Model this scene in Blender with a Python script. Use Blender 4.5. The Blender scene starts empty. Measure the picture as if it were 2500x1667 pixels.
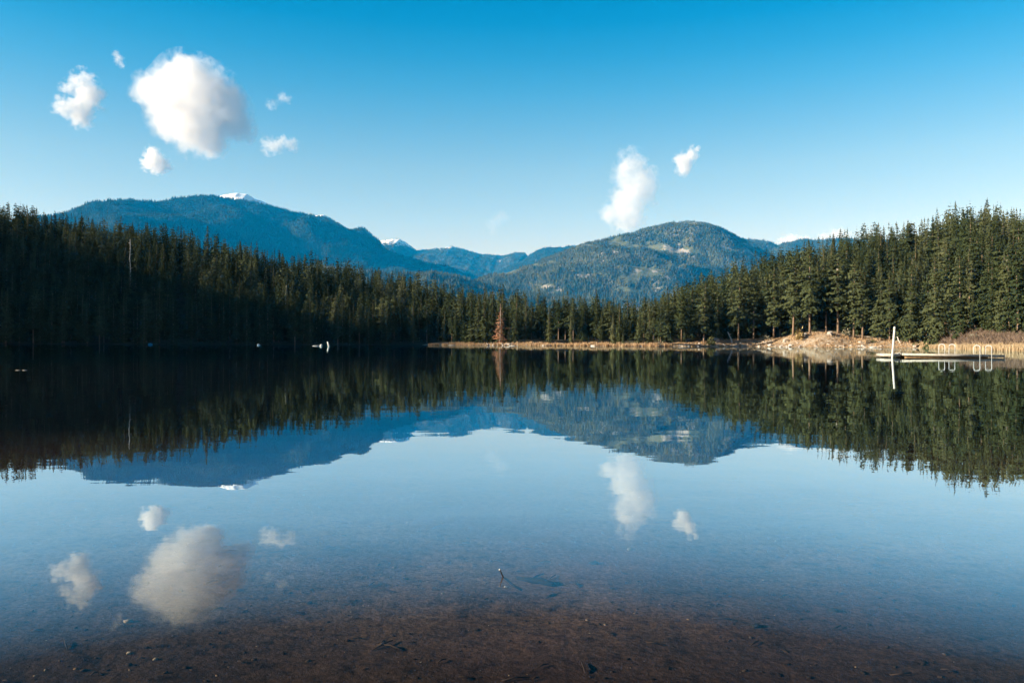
import bpy, math, random
import numpy as np

C = bpy.context.scene.collection
scene = bpy.context.scene
rnd = random.Random(7)
rng = np.random.default_rng(11)

# ------------------------------------------------------------------ camera
F = 1944.0                      # focal length in photo pixels (2500 wide)
ROLL = 0.0045
CX, CY = 1250.0, 834.6
CAM_H = 1.55
cam = bpy.data.cameras.new("camera")
cam.sensor_width = 36.0
cam.lens = 36.0 * F / 2500.0
cam.shift_y = (834.6 - 833.5) / 2500.0
cam.clip_start = 0.1
cam.clip_end = 90000.0
cam_ob = bpy.data.objects.new("camera", cam)
C.objects.link(cam_ob)
cam_ob.location = (0, 0, CAM_H)
from mathutils import Matrix, Vector
cam_ob.rotation_euler = (Matrix.Rotation(math.pi / 2, 4, 'X') @ Matrix.Rotation(ROLL, 4, 'Z')).to_euler()
scene.camera = cam_ob

# ------------------------------------------------------------------ sky and sun
SUN_EL = math.radians(17.0)
SUN_AZ_BEHIND = math.radians(16.0)     # sun stands to the left and 16 degrees behind the camera
TOSUN = Vector((-math.cos(SUN_EL) * math.cos(SUN_AZ_BEHIND), -math.cos(SUN_EL) * math.sin(SUN_AZ_BEHIND), math.sin(SUN_EL)))
world = bpy.data.worlds.new("World")
scene.world = world
world.use_nodes = True
wn, wl = world.node_tree.nodes, world.node_tree.links
wn.clear()
w_out = wn.new("ShaderNodeOutputWorld")
w_bg = wn.new("ShaderNodeBackground")
w_bg.inputs[1].default_value = 0.054
w_sky = wn.new("ShaderNodeTexSky")
w_sky.sky_type = 'NISHITA'
w_sky.sun_disc = False
w_sky.sun_elevation = SUN_EL
w_sky.sun_rotation = math.atan2(TOSUN.x, TOSUN.y)
w_sky.altitude = 600
w_sky.ozone_density = 3.0
w_sky.dust_density = 0.3
w_tc = wn.new("ShaderNodeTexCoord")
w_sep = wn.new("ShaderNodeSeparateXYZ")
w_ramp = wn.new("ShaderNodeValToRGB")
w_mul = wn.new("ShaderNodeMix"); w_mul.data_type = 'RGBA'; w_mul.blend_type = 'MULTIPLY'
w_mul.inputs[0].default_value = 1.0
cr = w_ramp.color_ramp
cr.elements[0].position = 0.0;  cr.elements[0].color = (1.85, 1.22, 0.91, 1)
cr.elements[1].position = 1.0;  cr.elements[1].color = (0.08, 0.22, 0.36, 1)
for p, c in ((0.12, (1.82, 1.22, 0.92, 1)), (0.21, (1.32, 1.19, 0.98, 1)), (0.30, (0.46, 1.04, 1.08, 1)), (0.335, (0.20, 0.95, 1.08, 1)), (0.37, (0.04, 0.86, 1.06, 1)), (0.41, (0.0, 0.78, 1.02, 1)), (0.50, (0.02, 0.42, 0.66, 1))):
    e = cr.elements.new(p); e.color = c
wl.new(w_tc.outputs['Generated'], w_sep.inputs[0])
wl.new(w_sep.outputs[2], w_ramp.inputs[0])
wl.new(w_sky.outputs[0], w_mul.inputs[6])
wl.new(w_ramp.outputs[0], w_mul.inputs[7])
wl.new(w_mul.outputs[2], w_bg.inputs[0])
wl.new(w_bg.outputs[0], w_out.inputs[0])

sun = bpy.data.lights.new("sun", 'SUN')
sun.energy = 5.0
sun.angle = math.radians(0.5)
sun.color = (1.0, 0.93, 0.82)
sun_ob = bpy.data.objects.new("sun", sun)
C.objects.link(sun_ob)
sun_ob.rotation_euler = TOSUN.to_track_quat('Z', 'Y').to_euler()

vs = scene.view_settings
vs.view_transform = 'Standard'
try: vs.look = 'None'
except Exception: pass
vs.exposure = 1.55
vs.gamma = 1.0
vs.use_curve_mapping = False
cy = scene.cycles
cy.max_bounces = 12
cy.diffuse_bounces = 2
cy.glossy_bounces = 3
cy.transmission_bounces = 2
cy.transparent_max_bounces = 12
cy.volume_bounces = 10
cy.caustics_reflective = False
cy.caustics_refractive = False
cy.use_adaptive_sampling = False
cy.volume_step_rate = 0.35
cy.volume_max_steps = 256
cy.use_denoising = True
try:
    cy.denoiser = 'OPENIMAGEDENOISE'
    cy.denoising_input_passes = 'RGB_ALBEDO_NORMAL'
    cy.denoising_prefilter = 'ACCURATE'
except Exception: pass
cy.sample_clamp_indirect = 4.0

# ------------------------------------------------------------------ helpers
def ray(px, py):
    dx, dy = px - CX, py - CY
    c, s = math.cos(ROLL), math.sin(ROLL)
    return (dx * c + dy * s) / F, -(-dx * s + dy * c) / F

def at(px, py, Y):
    """the point at depth Y that the photo pixel looks at"""
    u, v = ray(px, py)
    return Vector((u * Y, Y, CAM_H + v * Y))

def on_water(px, py, z=0.0):
    u, v = ray(px, py)
    Y = (z - CAM_H) / v
    return Vector((u * Y, Y, z))

def mesh_np(name, V, faces, mat=None, smooth=False, attrs=None):
    """faces: list of index arrays of shape (n,3) or (n,4)"""
    me = bpy.data.meshes.new(name)
    V = np.asarray(V, dtype=np.float32)
    me.vertices.add(len(V))
    me.vertices.foreach_set("co", V.ravel())
    if not isinstance(faces, list): faces = [faces]
    faces = [np.asarray(f, dtype=np.int32) for f in faces if len(f)]
    nl = sum(f.size for f in faces)
    npoly = sum(len(f) for f in faces)
    me.loops.add(nl)
    me.polygons.add(npoly)
    me.loops.foreach_set("vertex_index", np.concatenate([f.ravel() for f in faces]))
    tot = np.concatenate([np.full(len(f), f.shape[1], dtype=np.int32) for f in faces])
    start = np.concatenate([[0], np.cumsum(tot)[:-1]]).astype(np.int32)
    me.polygons.foreach_set("loop_start", start)
    try: me.polygons.foreach_set("loop_total", tot)
    except Exception: pass
    me.update(calc_edges=True)
    if smooth: me.polygons.foreach_set("use_smooth", np.ones(npoly, dtype=bool))
    if attrs:
        for k, a in attrs.items():
            a = np.asarray(a, dtype=np.float32)
            at_ = me.attributes.new(k, 'FLOAT', 'POINT')
            at_.data.foreach_set("value", a.ravel())
    if mat: me.materials.append(mat)
    return me

def link(name, me, parent=None, loc=None):
    o = bpy.data.objects.new(name, me)
    C.objects.link(o)
    if loc is not None: o.location = loc
    if parent is not None: o.parent = parent
    return o

def tag(o, label=None, cat=None, group=None, kind=None):
    if label: o["label"] = label
    if cat: o["category"] = cat
    if group: o["group"] = group
    if kind: o["kind"] = kind
    return o

def empty(name, loc):
    o = bpy.data.objects.new(name, None)
    C.objects.link(o); o.location = loc
    o.empty_display_size = 0.3
    return o

class MB:
    """collects shapes into one mesh"""
    def __init__(s): s.V = []; s.Q = []; s.T = []; s.n = 0
    def add(s, V, Q=(), T=()):
        V = np.asarray(V, dtype=np.float64).reshape(-1, 3)
        if len(Q): s.Q.append(np.asarray(Q, dtype=np.int64).reshape(-1, 4) + s.n)
        if len(T): s.T.append(np.asarray(T, dtype=np.int64).reshape(-1, 3) + s.n)
        s.V.append(V); s.n += len(V)
    def box(s, c, d, rz=0.0, bevel=0.0):
        x, y, z = d[0] / 2, d[1] / 2, d[2] / 2
        b = bevel
        if b <= 0:
            V = np.array([(sx * x, sy * y, sz * z) for sz in (-1, 1) for sx, sy in ((-1, -1), (1, -1), (1, 1), (-1, 1))])
            Q = [(3, 2, 1, 0), (4, 5, 6, 7), (0, 1, 5, 4), (1, 2, 6, 5), (2, 3, 7, 6), (3, 0, 4, 7)]
        else:
            rings = []
            for zz, o in ((-z, b), (-z + b, 0), (z - b, 0), (z, b)):
                for sx, sy in ((-1, -1), (1, -1), (1, 1), (-1, 1)):
                    rings.append((sx * (x - o), sy * (y - o), zz))
            V = np.array(rings)
            Q = [(3, 2, 1, 0), (12, 13, 14, 15)]
            for r in range(3):
                for k in range(4):
                    a, bb = r * 4 + k, r * 4 + (k + 1) % 4
                    Q.append((a, bb, bb + 4, a + 4))
        cs, sn = math.cos(rz), math.sin(rz)
        V = np.stack([V[:, 0] * cs - V[:, 1] * sn, V[:, 0] * sn + V[:, 1] * cs, V[:, 2]], 1) + np.array(c)
        s.add(V, Q)
    def tube(s, pts, radii, sides=8, cap=True):
        pts = [Vector(p) for p in pts]
        if not hasattr(radii, '__len__'): radii = [radii] * len(pts)
        V = []; Q = []; T = []
        prev = None
        for i, p in enumerate(pts):
            d = (pts[min(i + 1, len(pts) - 1)] - pts[max(i - 1, 0)]).normalized()
            ref = prev if prev is not None else (Vector((0, 1, 0)) if abs(d.y) < 0.9 else Vector((1, 0, 0)))
            a = (ref - d * ref.dot(d)).normalized(); b = d.cross(a); prev = a
            for k in range(sides):
                t = 2 * math.pi * k / sides
                V.append(p + (a * math.cos(t) + b * math.sin(t)) * radii[i])
        for i in range(len(pts) - 1):
            for k in range(sides):
                k2 = (k + 1) % sides
                Q.append((i * sides + k, i * sides + k2, (i + 1) * sides + k2, (i + 1) * sides + k))
        if cap:
            n = len(V); V.append(pts[0]); V.append(pts[-1]); e = (len(pts) - 1) * sides
            for k in range(sides):
                k2 = (k + 1) % sides
                T.append((n, k2, k)); T.append((n + 1, e + k, e + k2))
        s.add([tuple(v) for v in V], Q, T)
    def build(s, name, mat, parent=None, smooth=False, loc=None, attrs=None):
        V = np.concatenate(s.V)
        fs = []
        if s.Q: fs.append(np.concatenate(s.Q))
        if s.T: fs.append(np.concatenate(s.T))
        return link(name, mesh_np(name, V, fs, mat, smooth, attrs), parent, loc)

# numpy gradient noise
_perm = rng.permutation(512)
_gr = rng.normal(size=(512, 2)); _gr /= np.linalg.norm(_gr, axis=1, keepdims=True)
def perlin(x, y):
    x = np.asarray(x, dtype=np.float64); y = np.asarray(y, dtype=np.float64)
    xi = np.floor(x).astype(np.int64); yi = np.floor(y).astype(np.int64)
    xf, yf = x - xi, y - yi
    def g(ix, iy, fx, fy):
        h = _perm[(_perm[ix & 511] + iy) & 511]
        return _gr[h, 0] * fx + _gr[h, 1] * fy
    u = xf * xf * xf * (xf * (xf * 6 - 15) + 10); v = yf * yf * yf * (yf * (yf * 6 - 15) + 10)
    a = g(xi, yi, xf, yf); b = g(xi + 1, yi, xf - 1, yf); c = g(xi, yi + 1, xf, yf - 1); d = g(xi + 1, yi + 1, xf - 1, yf - 1)
    return (a + u * (b - a)) * (1 - v) + (c + u * (d - c)) * v
def fbm(x, y, oct=5, gain=0.5):
    r = 0.0; a = 1.0; f = 1.0
    for i in range(oct):
        r = r + a * perlin(np.asarray(x) * f + 17.3 * i, np.asarray(y) * f - 9.1 * i); a *= gain; f *= 2.03
    return r
def sstep(t):
    t = np.clip(t, 0, 1); return t * t * (3 - 2 * t)

def grid_faces(nu, nv):
    i = np.arange(nu * nv).reshape(nu, nv)
    return np.stack([i[:-1, :-1].ravel(), i[1:, :-1].ravel(), i[1:, 1:].ravel(), i[:-1, 1:].ravel()], 1)

# ------------------------------------------------------------------ materials
class NT:
    def __init__(s, name):
        s.m = bpy.data.materials.new(name); s.m.use_nodes = True
        s.n = s.m.node_tree.nodes; s.l = s.m.node_tree.links; s.n.clear()
        s.out = s.n.new("ShaderNodeOutputMaterial")
    def node(s, t, **kw):
        n = s.n.new(t)
        for k, v in kw.items(): setattr(n, k, v)
        return n
    def put(s, inp, v):
        if hasattr(v, 'is_linked') or isinstance(v, bpy.types.NodeSocket): s.l.new(v, inp)
        else: inp.default_value = v
    def math(s, op, a, b=0.0, clamp=False):
        n = s.node("ShaderNodeMath", operation=op, use_clamp=clamp); s.put(n.inputs[0], a); s.put(n.inputs[1], b); return n.outputs[0]
    def vmath(s, op, a, b=(0, 0, 0)):
        n = s.node("ShaderNodeVectorMath", operation=op); s.put(n.inputs[0], a); s.put(n.inputs[1], b); return n.outputs[0]
    def pos(s):
        return s.node("ShaderNodeNewGeometry").outputs['Position']
    def objco(s):
        return s.node("ShaderNodeTexCoord").outputs['Object']
    def noise(s, vec, scale, detail=4.0, rough=0.5, col=False, dim='3D'):
        n = s.node("ShaderNodeTexNoise"); n.noise_dimensions = dim
        s.put(n.inputs['Vector'], vec); n.inputs['Scale'].default_value = scale
        n.inputs['Detail'].default_value = detail; n.inputs['Roughness'].default_value = rough
        return n.outputs['Color' if col else 'Fac']
    def ramp(s, fac, stops):
        n = s.node("ShaderNodeValToRGB"); e = n.color_ramp.elements
        s.put(n.inputs[0], fac)
        while len(e) > 1: e.remove(e[-1])
        e[0].position = stops[0][0]; e[0].color = tuple(stops[0][1]) + (1,)
        for p, c in stops[1:]:
            k = e.new(p); k.color = tuple(c) + (1,)
        return n.outputs[0]
    def mix(s, fac, a, b, mode='MIX'):
        n = s.node("ShaderNodeMix", data_type='RGBA', blend_type=mode)
        s.put(n.inputs[0], fac); s.put(n.inputs[6], a); s.put(n.inputs[7], b); return n.outputs[2]
    def attr(s, name):
        n = s.node("ShaderNodeAttribute"); n.attribute_name = name; return n.outputs['Fac']
    def bump(s, h, strength=0.5, dist=0.05):
        n = s.node("ShaderNodeBump"); n.inputs['Strength'].default_value = strength; n.inputs['Distance'].default_value = dist
        s.put(n.inputs['Height'], h); return n.outputs[0]
    def principled(s, col, rough=0.8, spec=0.2, normal=None, metal=0.0):
        b = s.node("ShaderNodeBsdfPrincipled")
        s.put(b.inputs['Base Color'], col); s.put(b.inputs['Roughness'], rough)
        b.inputs['Specular IOR Level'].default_value = spec; b.inputs['Metallic'].default_value = metal
        if normal is not None: s.l.new(normal, b.inputs['Normal'])
        s.l.new(b.outputs[0], s.out.inputs[0]); return s.m

def mat_simple(name, c1, c2, scale=3.0, rough=0.8, spec=0.2, bump=0.3):
    t = NT(name); f = t.noise(t.objco(), scale, 6, 0.6)
    col = t.ramp(f, [(0.3, c1), (0.7, c2)])
    return t.principled(col, rough, spec, t.bump(f, bump, 0.02))

def mat_needles(name, from_attr):
    """conifer needles; tint 0 = deep green, 0.5 = olive, 1 = pale yellow green"""
    t = NT(name)
    if from_attr: f = t.attr("tint")
    else: f = t.node("ShaderNodeSeparateColor").inputs[0]
    if not from_attr:
        sep = f.node; oi = t.node("ShaderNodeObjectInfo"); t.l.new(oi.outputs['Color'], sep.inputs[0]); f = sep.outputs[0]
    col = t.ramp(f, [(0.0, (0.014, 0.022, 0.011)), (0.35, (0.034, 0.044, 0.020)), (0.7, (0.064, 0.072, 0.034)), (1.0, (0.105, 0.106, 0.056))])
    n = t.noise(t.pos(), 0.9, 3, 0.6)
    col = t.mix(1.0, col, t.ramp(n, [(0.3, (0.62, 0.62, 0.6)), (0.7, (1.35, 1.3, 1.2))]), 'MULTIPLY')
    d = t.node("ShaderNodeBsdfDiffuse"); t.put(d.inputs[0], col)
    tr = t.node("ShaderNodeBsdfTranslucent"); t.put(tr.inputs[0], col)
    mx = t.node("ShaderNodeMixShader"); mx.inputs[0].default_value = 0.05
    t.l.new(d.outputs[0], mx.inputs[1]); t.l.new(tr.outputs[0], mx.inputs[2]); t.l.new(mx.outputs[0], t.out.inputs[0])
    return t.m

def mat_flat_needles(name, stops, scale=0.5):
    t = NT(name); n = t.noise(t.pos(), scale, 3, 0.6)
    return t.principled(t.ramp(n, stops), 0.9, 0.05)

M_needle = mat_needles("conifer_needles", False)
M_needle_far = mat_needles("forest_needles", True)
M_bark = mat_simple("bark", (0.10, 0.065, 0.04), (0.24, 0.16, 0.10), 2.0)
M_deadwood = mat_simple("dead_wood", (0.35, 0.31, 0.26), (0.55, 0.50, 0.43), 2.0)
M_white_wood = mat_simple("bleached_wood", (0.36, 0.34, 0.30), (0.58, 0.55, 0.50), 3.0)
M_rust = mat_flat_needles("dead_needles", [(0.35, (0.15, 0.085, 0.055)), (0.65, (0.30, 0.135, 0.07))], 0.35)

# far slopes
def mat_slope(name, low, high, rock, rock_amt=0.5, snow_z=None, snow_amt=0.5, scale=0.0024):
    t = NT(name); p = t.pos()
    n1 = t.noise(p, scale, 8, 0.62); n2 = t.noise(p, scale * 4, 6, 0.6)
    col = t.ramp(n2, [(0.35, low), (0.65, high)])
    r = t.ramp(n1, [(rock_amt, (0, 0, 0)), (rock_amt + 0.06, (1, 1, 1))])
    col = t.mix(r, col, t.ramp(n2, [(0.3, tuple(c * 0.7 for c in rock)), (0.7, rock)]))
    if snow_z is not None:
        sep = t.node("ShaderNodeSeparateXYZ"); t.put(sep.inputs[0], p)
        h = t.math('ADD', t.math('MULTIPLY', t.math('SUBTRACT', sep.outputs[2], snow_z), 0.0016), t.math('SUBTRACT', n2, snow_amt))
        s = t.math('MULTIPLY', h, 12.0, True)
        col = t.mix(s, col, (0.82, 0.84, 0.86, 1))
    return t.principled(col, 0.95, 0.05)

# ------------------------------------------------------------------ far mountains
K = 2500.0 / 2352.0
KD = 1.7                        # the far ranges stand 8 to 23 km away
def interp_pts(pts, n):
    pts = np.array(pts, dtype=np.float64)
    xs = np.linspace(pts[0, 0], pts[-1, 0], n)
    return xs, np.interp(xs, pts[:, 0], pts[:, 1])

def mountain(name, label, sky, depth, nf, L, Lb, mat, seed, nu=260, nvf=150, nvb=16, foot=0.0, amp=0.06, prof=1.0, nscale=900.0, warp=0.0, jag=0.0, terrace=0.0):
    """sky: [(px, py)] of the crest; depth: [(px, Y)]; the front slope falls along nf over L metres"""
    px, py = interp_pts([(a * K, b * K) for a, b in sky], nu)
    d = np.array(depth, dtype=np.float64); Yc = np.interp(px, d[:, 0] * K, d[:, 1]) * KD
    L, Lb, nscale, jag = L * KD, Lb * KD, nscale * KD, jag * KD
    dx, dy = px - CX, py - CY
    u = (dx + dy * ROLL) / F; v = -(-dx * ROLL + dy) / F
    crest = np.stack([u * Yc, Yc, CAM_H + v * Yc], 1)
    crest[:, 2] += fbm(crest[:, 0] / 160.0 + seed, crest[:, 1] / 160.0, 3) * jag
    nf = np.array(nf, dtype=np.float64); nf /= np.linalg.norm(nf)
    vv = np.concatenate([np.linspace(1, 0, nvf), -np.linspace(0, 1, nvb + 1)[1:]])
    U, W = np.meshgrid(np.arange(nu), vv, indexing='ij')
    off = np.where(W > 0, W * L, W * Lb)
    X = crest[U, 0] + nf[0] * off; Y = crest[U, 1] + nf[1] * off
    aw = np.abs(W)
    f = np.where(W > 0, (1 - aw) * (1 - prof) + prof * np.cos(aw * math.pi / 2), 1 - aw)
    if terrace: f = f + terrace * np.sin(f * 2 * math.pi * 3.0) / (2 * math.pi * 3.0) * (W > 0)
    zc = crest[U, 2]
    Z = foot + (zc - foot) * f
    n = fbm(X / nscale + seed * 3.1, Y / nscale + seed, 6, 0.5)
    n2 = 1 - 2 * np.abs(fbm(X / (nscale * 1.3) + seed * 1.7, Y / (nscale * 1.3) - seed, 4, 0.5))
    env = np.clip(np.where(W > 0, W * 3.0, 0.0), 0, 1) * np.clip((1 - aw) * 3, 0, 1)
    Z = Z + (zc - foot) * amp * (n * 1.2 + (n2 - 0.6) * 0.9) * env
    V = np.stack([X, Y, Z], -1)
    o = link(name, mesh_np(name, V.reshape(-1, 3), grid_faces(nu, len(vv)), mat, True))
    tag(o, label, "mountain", None, "structure")
    return V

def cone_forest(name, label, V, count, hrange, mat, maskfn=None, sides=5, vrange=None, tint=(0.1, 0.7), seed=0, fat=0.2):
    """far wood that reads as one mass: many small conifers standing on a slope grid"""
    r = np.random.default_rng(100 + seed)
    hrange = (hrange[0] * KD, hrange[1] * KD)
    nu, nv = V.shape[:2]
    a = V[1:, :-1] - V[:-1, :-1]; b = V[:-1, 1:] - V[:-1, :-1]
    area = np.linalg.norm(np.cross(a, b), axis=-1)
    if vrange: 
        m = np.zeros_like(area); m[:, vrange[0]:vrange[1]] = 1; area = area * m
    p = (area / area.sum()).ravel()
    idx = r.choice(len(p), size=count, p=p)
    iu, iv = np.unravel_index(idx, area.shape)
    s, t = r.random(count)[:, None], r.random(count)[:, None]
    P = (V[iu, iv] * (1 - s) + V[iu + 1, iv] * s) * (1 - t) + (V[iu, iv + 1] * (1 - s) + V[iu + 1, iv + 1] * s) * t
    keep = np.ones(count, bool) if maskfn is None else maskfn(P, r)
    P = P[keep]; n = len(P)
    h = r.uniform(hrange[0], hrange[1], n) * (0.75 + 0.5 * r.random(n))
    rad = h * fat * r.uniform(0.7, 1.25, n)
    ang = np.arange(sides) * 2 * math.pi / sides
    rot = r.uniform(0, 6.28, n)
    ring = np.stack([np.cos(ang[None] + rot[:, None]) * rad[:, None], np.sin(ang[None] + rot[:, None]) * rad[:, None], np.zeros((n, sides))], -1)
    base = P[:, None, :] + ring + np.array([0, 0, 1.0]) * (h[:, None, None] * 0.06 * (-1))
    lean = r.normal(0, 0.03, (n, 2)) * h[:, None]
    tip = P + np.stack([lean[:, 0], lean[:, 1], h], 1)
    VV = np.concatenate([base, tip[:, None, :]], 1).reshape(-1, 3)
    st = (np.arange(n) * (sides + 1))[:, None]
    k = np.arange(sides)[None]
    T = np.stack([st + k, st + (k + 1) % sides, np.broadcast_to(st + sides, (n, sides))], -1).reshape(-1, 3)
    tn = tint[0] + (tint[1] - tint[0]) * np.clip(0.5 + 0.9 * fbm(P[:, 0] / 500.0 + 5 * seed, (P[:, 1] + P[:, 2]) / 500.0, 3) + r.normal(0, 0.22, n), 0, 1)
    o = link(name, mesh_np(name, VV, T, mat, False, {"tint": np.repeat(tn, sides + 1)}))
    tag(o, label, "forest", None, "stuff")
    return o

S_forest = mat_slope("forest_slope", (0.012, 0.020, 0.012), (0.030, 0.036, 0.020), (0.24, 0.22, 0.20), 0.66)
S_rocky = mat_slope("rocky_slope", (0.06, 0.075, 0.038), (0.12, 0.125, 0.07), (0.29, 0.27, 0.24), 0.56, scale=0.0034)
S_snow = mat_slope("snowy_slope", (0.03, 0.04, 0.03), (0.07, 0.07, 0.06), (0.30, 0.28, 0.27), 0.6, 2575, 0.60, scale=0.0024)
S_snowpeak = mat_slope("snow_cap", (0.10, 0.10, 0.10), (0.2, 0.19, 0.18), (0.40, 0.37, 0.35), 0.55, 2300, 0.50, scale=0.0024)

L1 = mountain("mountain", "broad blue forested mountain in shade at the left", 
    [(-260, 560), (-60, 520), (100, 497), (150, 490), (200, 467), (250, 461), (300, 460), (350, 463), (370, 464), (400, 457), (450, 450), (480, 450), (500, 453), (560, 460), (610, 471), (650, 481), (700, 491), (740, 498), (760, 505), (790, 525), (820, 547), (850, 558), (880, 575), (930, 597), (970, 615), (1003, 627), (1060, 650), (1130, 690)],
    [(-260, 5600), (100, 6800), (500, 8600), (850, 9600), (1130, 10200)], (0.62, -0.78), 2600, 1500, S_forest, 1.0, nu=320, nvf=170, amp=0.085, prof=0.55, jag=18, terrace=0.75)
L1b = mountain("mountain", "small snow cap showing over the crest of the left blue mountain",
    [(440, 470), (500, 453), (520, 446), (545, 443.5), (568, 447), (590, 459), (610, 466), (640, 478), (690, 492), (725, 496), (742, 492.5), (757, 499), (790, 530), (830, 560)],
    [(440, 10400), (830, 11600)], (0.1, -1), 2200, 1500, S_snowpeak, 2.0, nu=120, nvf=70, amp=0.05, prof=0.5, jag=14, nscale=500)
L2 = mountain("mountain", "far rounded peak with patches of snow between two blue mountains",
    [(700, 640), (800, 592), (850, 557), (870, 553), (885, 551), (900, 549), (918, 550), (932, 556), (945, 566), (957, 575), (990, 573), (1010, 571), (1040, 566), (1060, 571), (1085, 579), (1110, 585), (1140, 586), (1152, 588), (1165, 585), (1190, 580), (1205, 581), (1213, 590), (1260, 610), (1330, 630)],
    [(700, 12800), (960, 13200), (1330, 13600)], (-0.12, -1), 3300, 1500, S_snow, 3.0, nu=260, nvf=130, amp=0.085, prof=0.35, jag=16)
L3 = mountain("mountain", "dark blue ridge in full shade running behind the right mountain",
    [(1120, 640), (1170, 612), (1205, 597), (1220, 583), (1235, 574), (1262, 568), (1290, 567), (1312, 565), (1335, 568), (1360, 562), (1395, 559), (1450, 552), (1560, 545), (1700, 560)],
    [(1120, 11600), (1700, 12600)], (0.93, -0.36), 2600, 1800, S_forest, 4.0, nu=160, nvf=90, amp=0.05, prof=0.4, jag=14)
L5 = mountain("mountain", "low blue green ridge behind the forest at the right",
    [(1560, 560), (1660, 545), (1700, 549), (1740, 551), (1770, 556), (1790, 563), (1802, 559), (1830, 551), (1856, 550), (1885, 552), (1905, 549), (1950, 548), (2040, 552), (2200, 570)],
    [(1560, 9800), (2200, 9800)], (-0.5, -0.86), 2200, 1500, S_forest, 5.0, nu=160, nvf=80, amp=0.07, prof=0.5, jag=14)
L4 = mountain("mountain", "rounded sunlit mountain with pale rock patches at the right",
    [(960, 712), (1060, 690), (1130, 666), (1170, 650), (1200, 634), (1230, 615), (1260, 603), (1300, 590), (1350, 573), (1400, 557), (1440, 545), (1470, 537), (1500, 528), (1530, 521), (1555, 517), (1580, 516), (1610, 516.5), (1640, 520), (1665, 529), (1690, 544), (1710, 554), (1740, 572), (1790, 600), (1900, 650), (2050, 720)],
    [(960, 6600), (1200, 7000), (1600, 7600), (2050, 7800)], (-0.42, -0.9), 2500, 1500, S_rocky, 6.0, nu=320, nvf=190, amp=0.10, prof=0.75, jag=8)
L6 = mountain("hill", "low sunlit valley hill covered in forest behind the lake trees",
    [(300, 700), (500, 660), (640, 630), (760, 615), (850, 622), (930, 634), (1000, 632), (1060, 637), (1130, 655), (1200, 672), (1400, 700)],
    [(300, 4600), (1400, 5200)], (-0.3, -0.95), 1500, 900, S_forest, 7.0, nu=200, nvf=70, amp=0.18, prof=0.6, jag=14, nscale=350)

def rock_mask(scale, thr, soft=0.08, zref=None):
    scale = scale * KD
    def fn(P, r):
        n = fbm(P[:, 0] / scale + 3.3, (P[:, 1] * 0.6 + P[:, 2] * 2.0) / scale, 5, 0.55)
        return r.random(len(P)) > np.clip((n - thr) / soft, 0, 1)
    return fn
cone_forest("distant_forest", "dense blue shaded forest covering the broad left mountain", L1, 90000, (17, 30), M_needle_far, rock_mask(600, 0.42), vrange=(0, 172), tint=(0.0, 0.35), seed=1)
def alpine_mask(P, r):
    n = fbm(P[:, 0] / 330.0, (P[:, 1] * 0.5 + P[:, 2] * 1.8) / 330.0, 4)
    return r.random(len(P)) > np.clip((P[:, 2] - 2520 + 260 * n) / 200, 0, 0.93)
cone_forest("distant_forest", "sparse trees on the far snow patched peak", L2, 52000, (15, 26), M_needle_far, alpine_mask, vrange=(20, 132), tint=(0.0, 0.6), seed=2, sides=4)
cone_forest("distant_forest", "forest on the dark shaded middle ridge", L3, 24000, (18, 30), M_needle_far, None, vrange=(10, 92), tint=(0.0, 0.4), seed=3, sides=4)
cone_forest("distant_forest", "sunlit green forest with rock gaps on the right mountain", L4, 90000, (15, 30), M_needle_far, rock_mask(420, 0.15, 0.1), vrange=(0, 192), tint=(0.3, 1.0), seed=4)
cone_forest("distant_forest", "forest on the low ridge behind the right hand trees", L5, 22000, (18, 30), M_needle_far, rock_mask(420, 0.3), vrange=(10, 82), tint=(0.1, 0.8), seed=5, sides=4)
cone_forest("distant_forest", "sunlit woods on the low valley hill", L6, 26000, (14, 26), M_needle_far, None, vrange=(0, 72), tint=(0.2, 1.0), seed=6)

# ------------------------------------------------------------------ ground sheet, lakeside terrain
def HZ(px): return CY + (px - CX) * ROLL
SH = np.array([(-600, 838), (-200, 838.2), (0, 839), (200, 840), (420, 840.6), (700, 841.2), (900, 841.8), (1040, 842.4), (1150, 842.9), (1250, 843.6), (1400, 844.6), (1600, 845.8), (1750, 845.9), (1850, 846.3), (1960, 847.2), (2030, 847.7), (2100, 848.1), (2200, 848.8), (2260, 849.6), (2300, 850.8), (2350, 853), (2420, 855), (2500, 857), (2700, 861), (3100, 866)])
SH_D = 3013.0 / (SH[:, 1] - HZ(SH[:, 0]))
SH_D[0:5] = (250, 275, 295, 300, 305)
SH_D[5:8] = (330, 350, 366)
def shore(px): return np.interp(px, SH[:, 0], SH_D)
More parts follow.
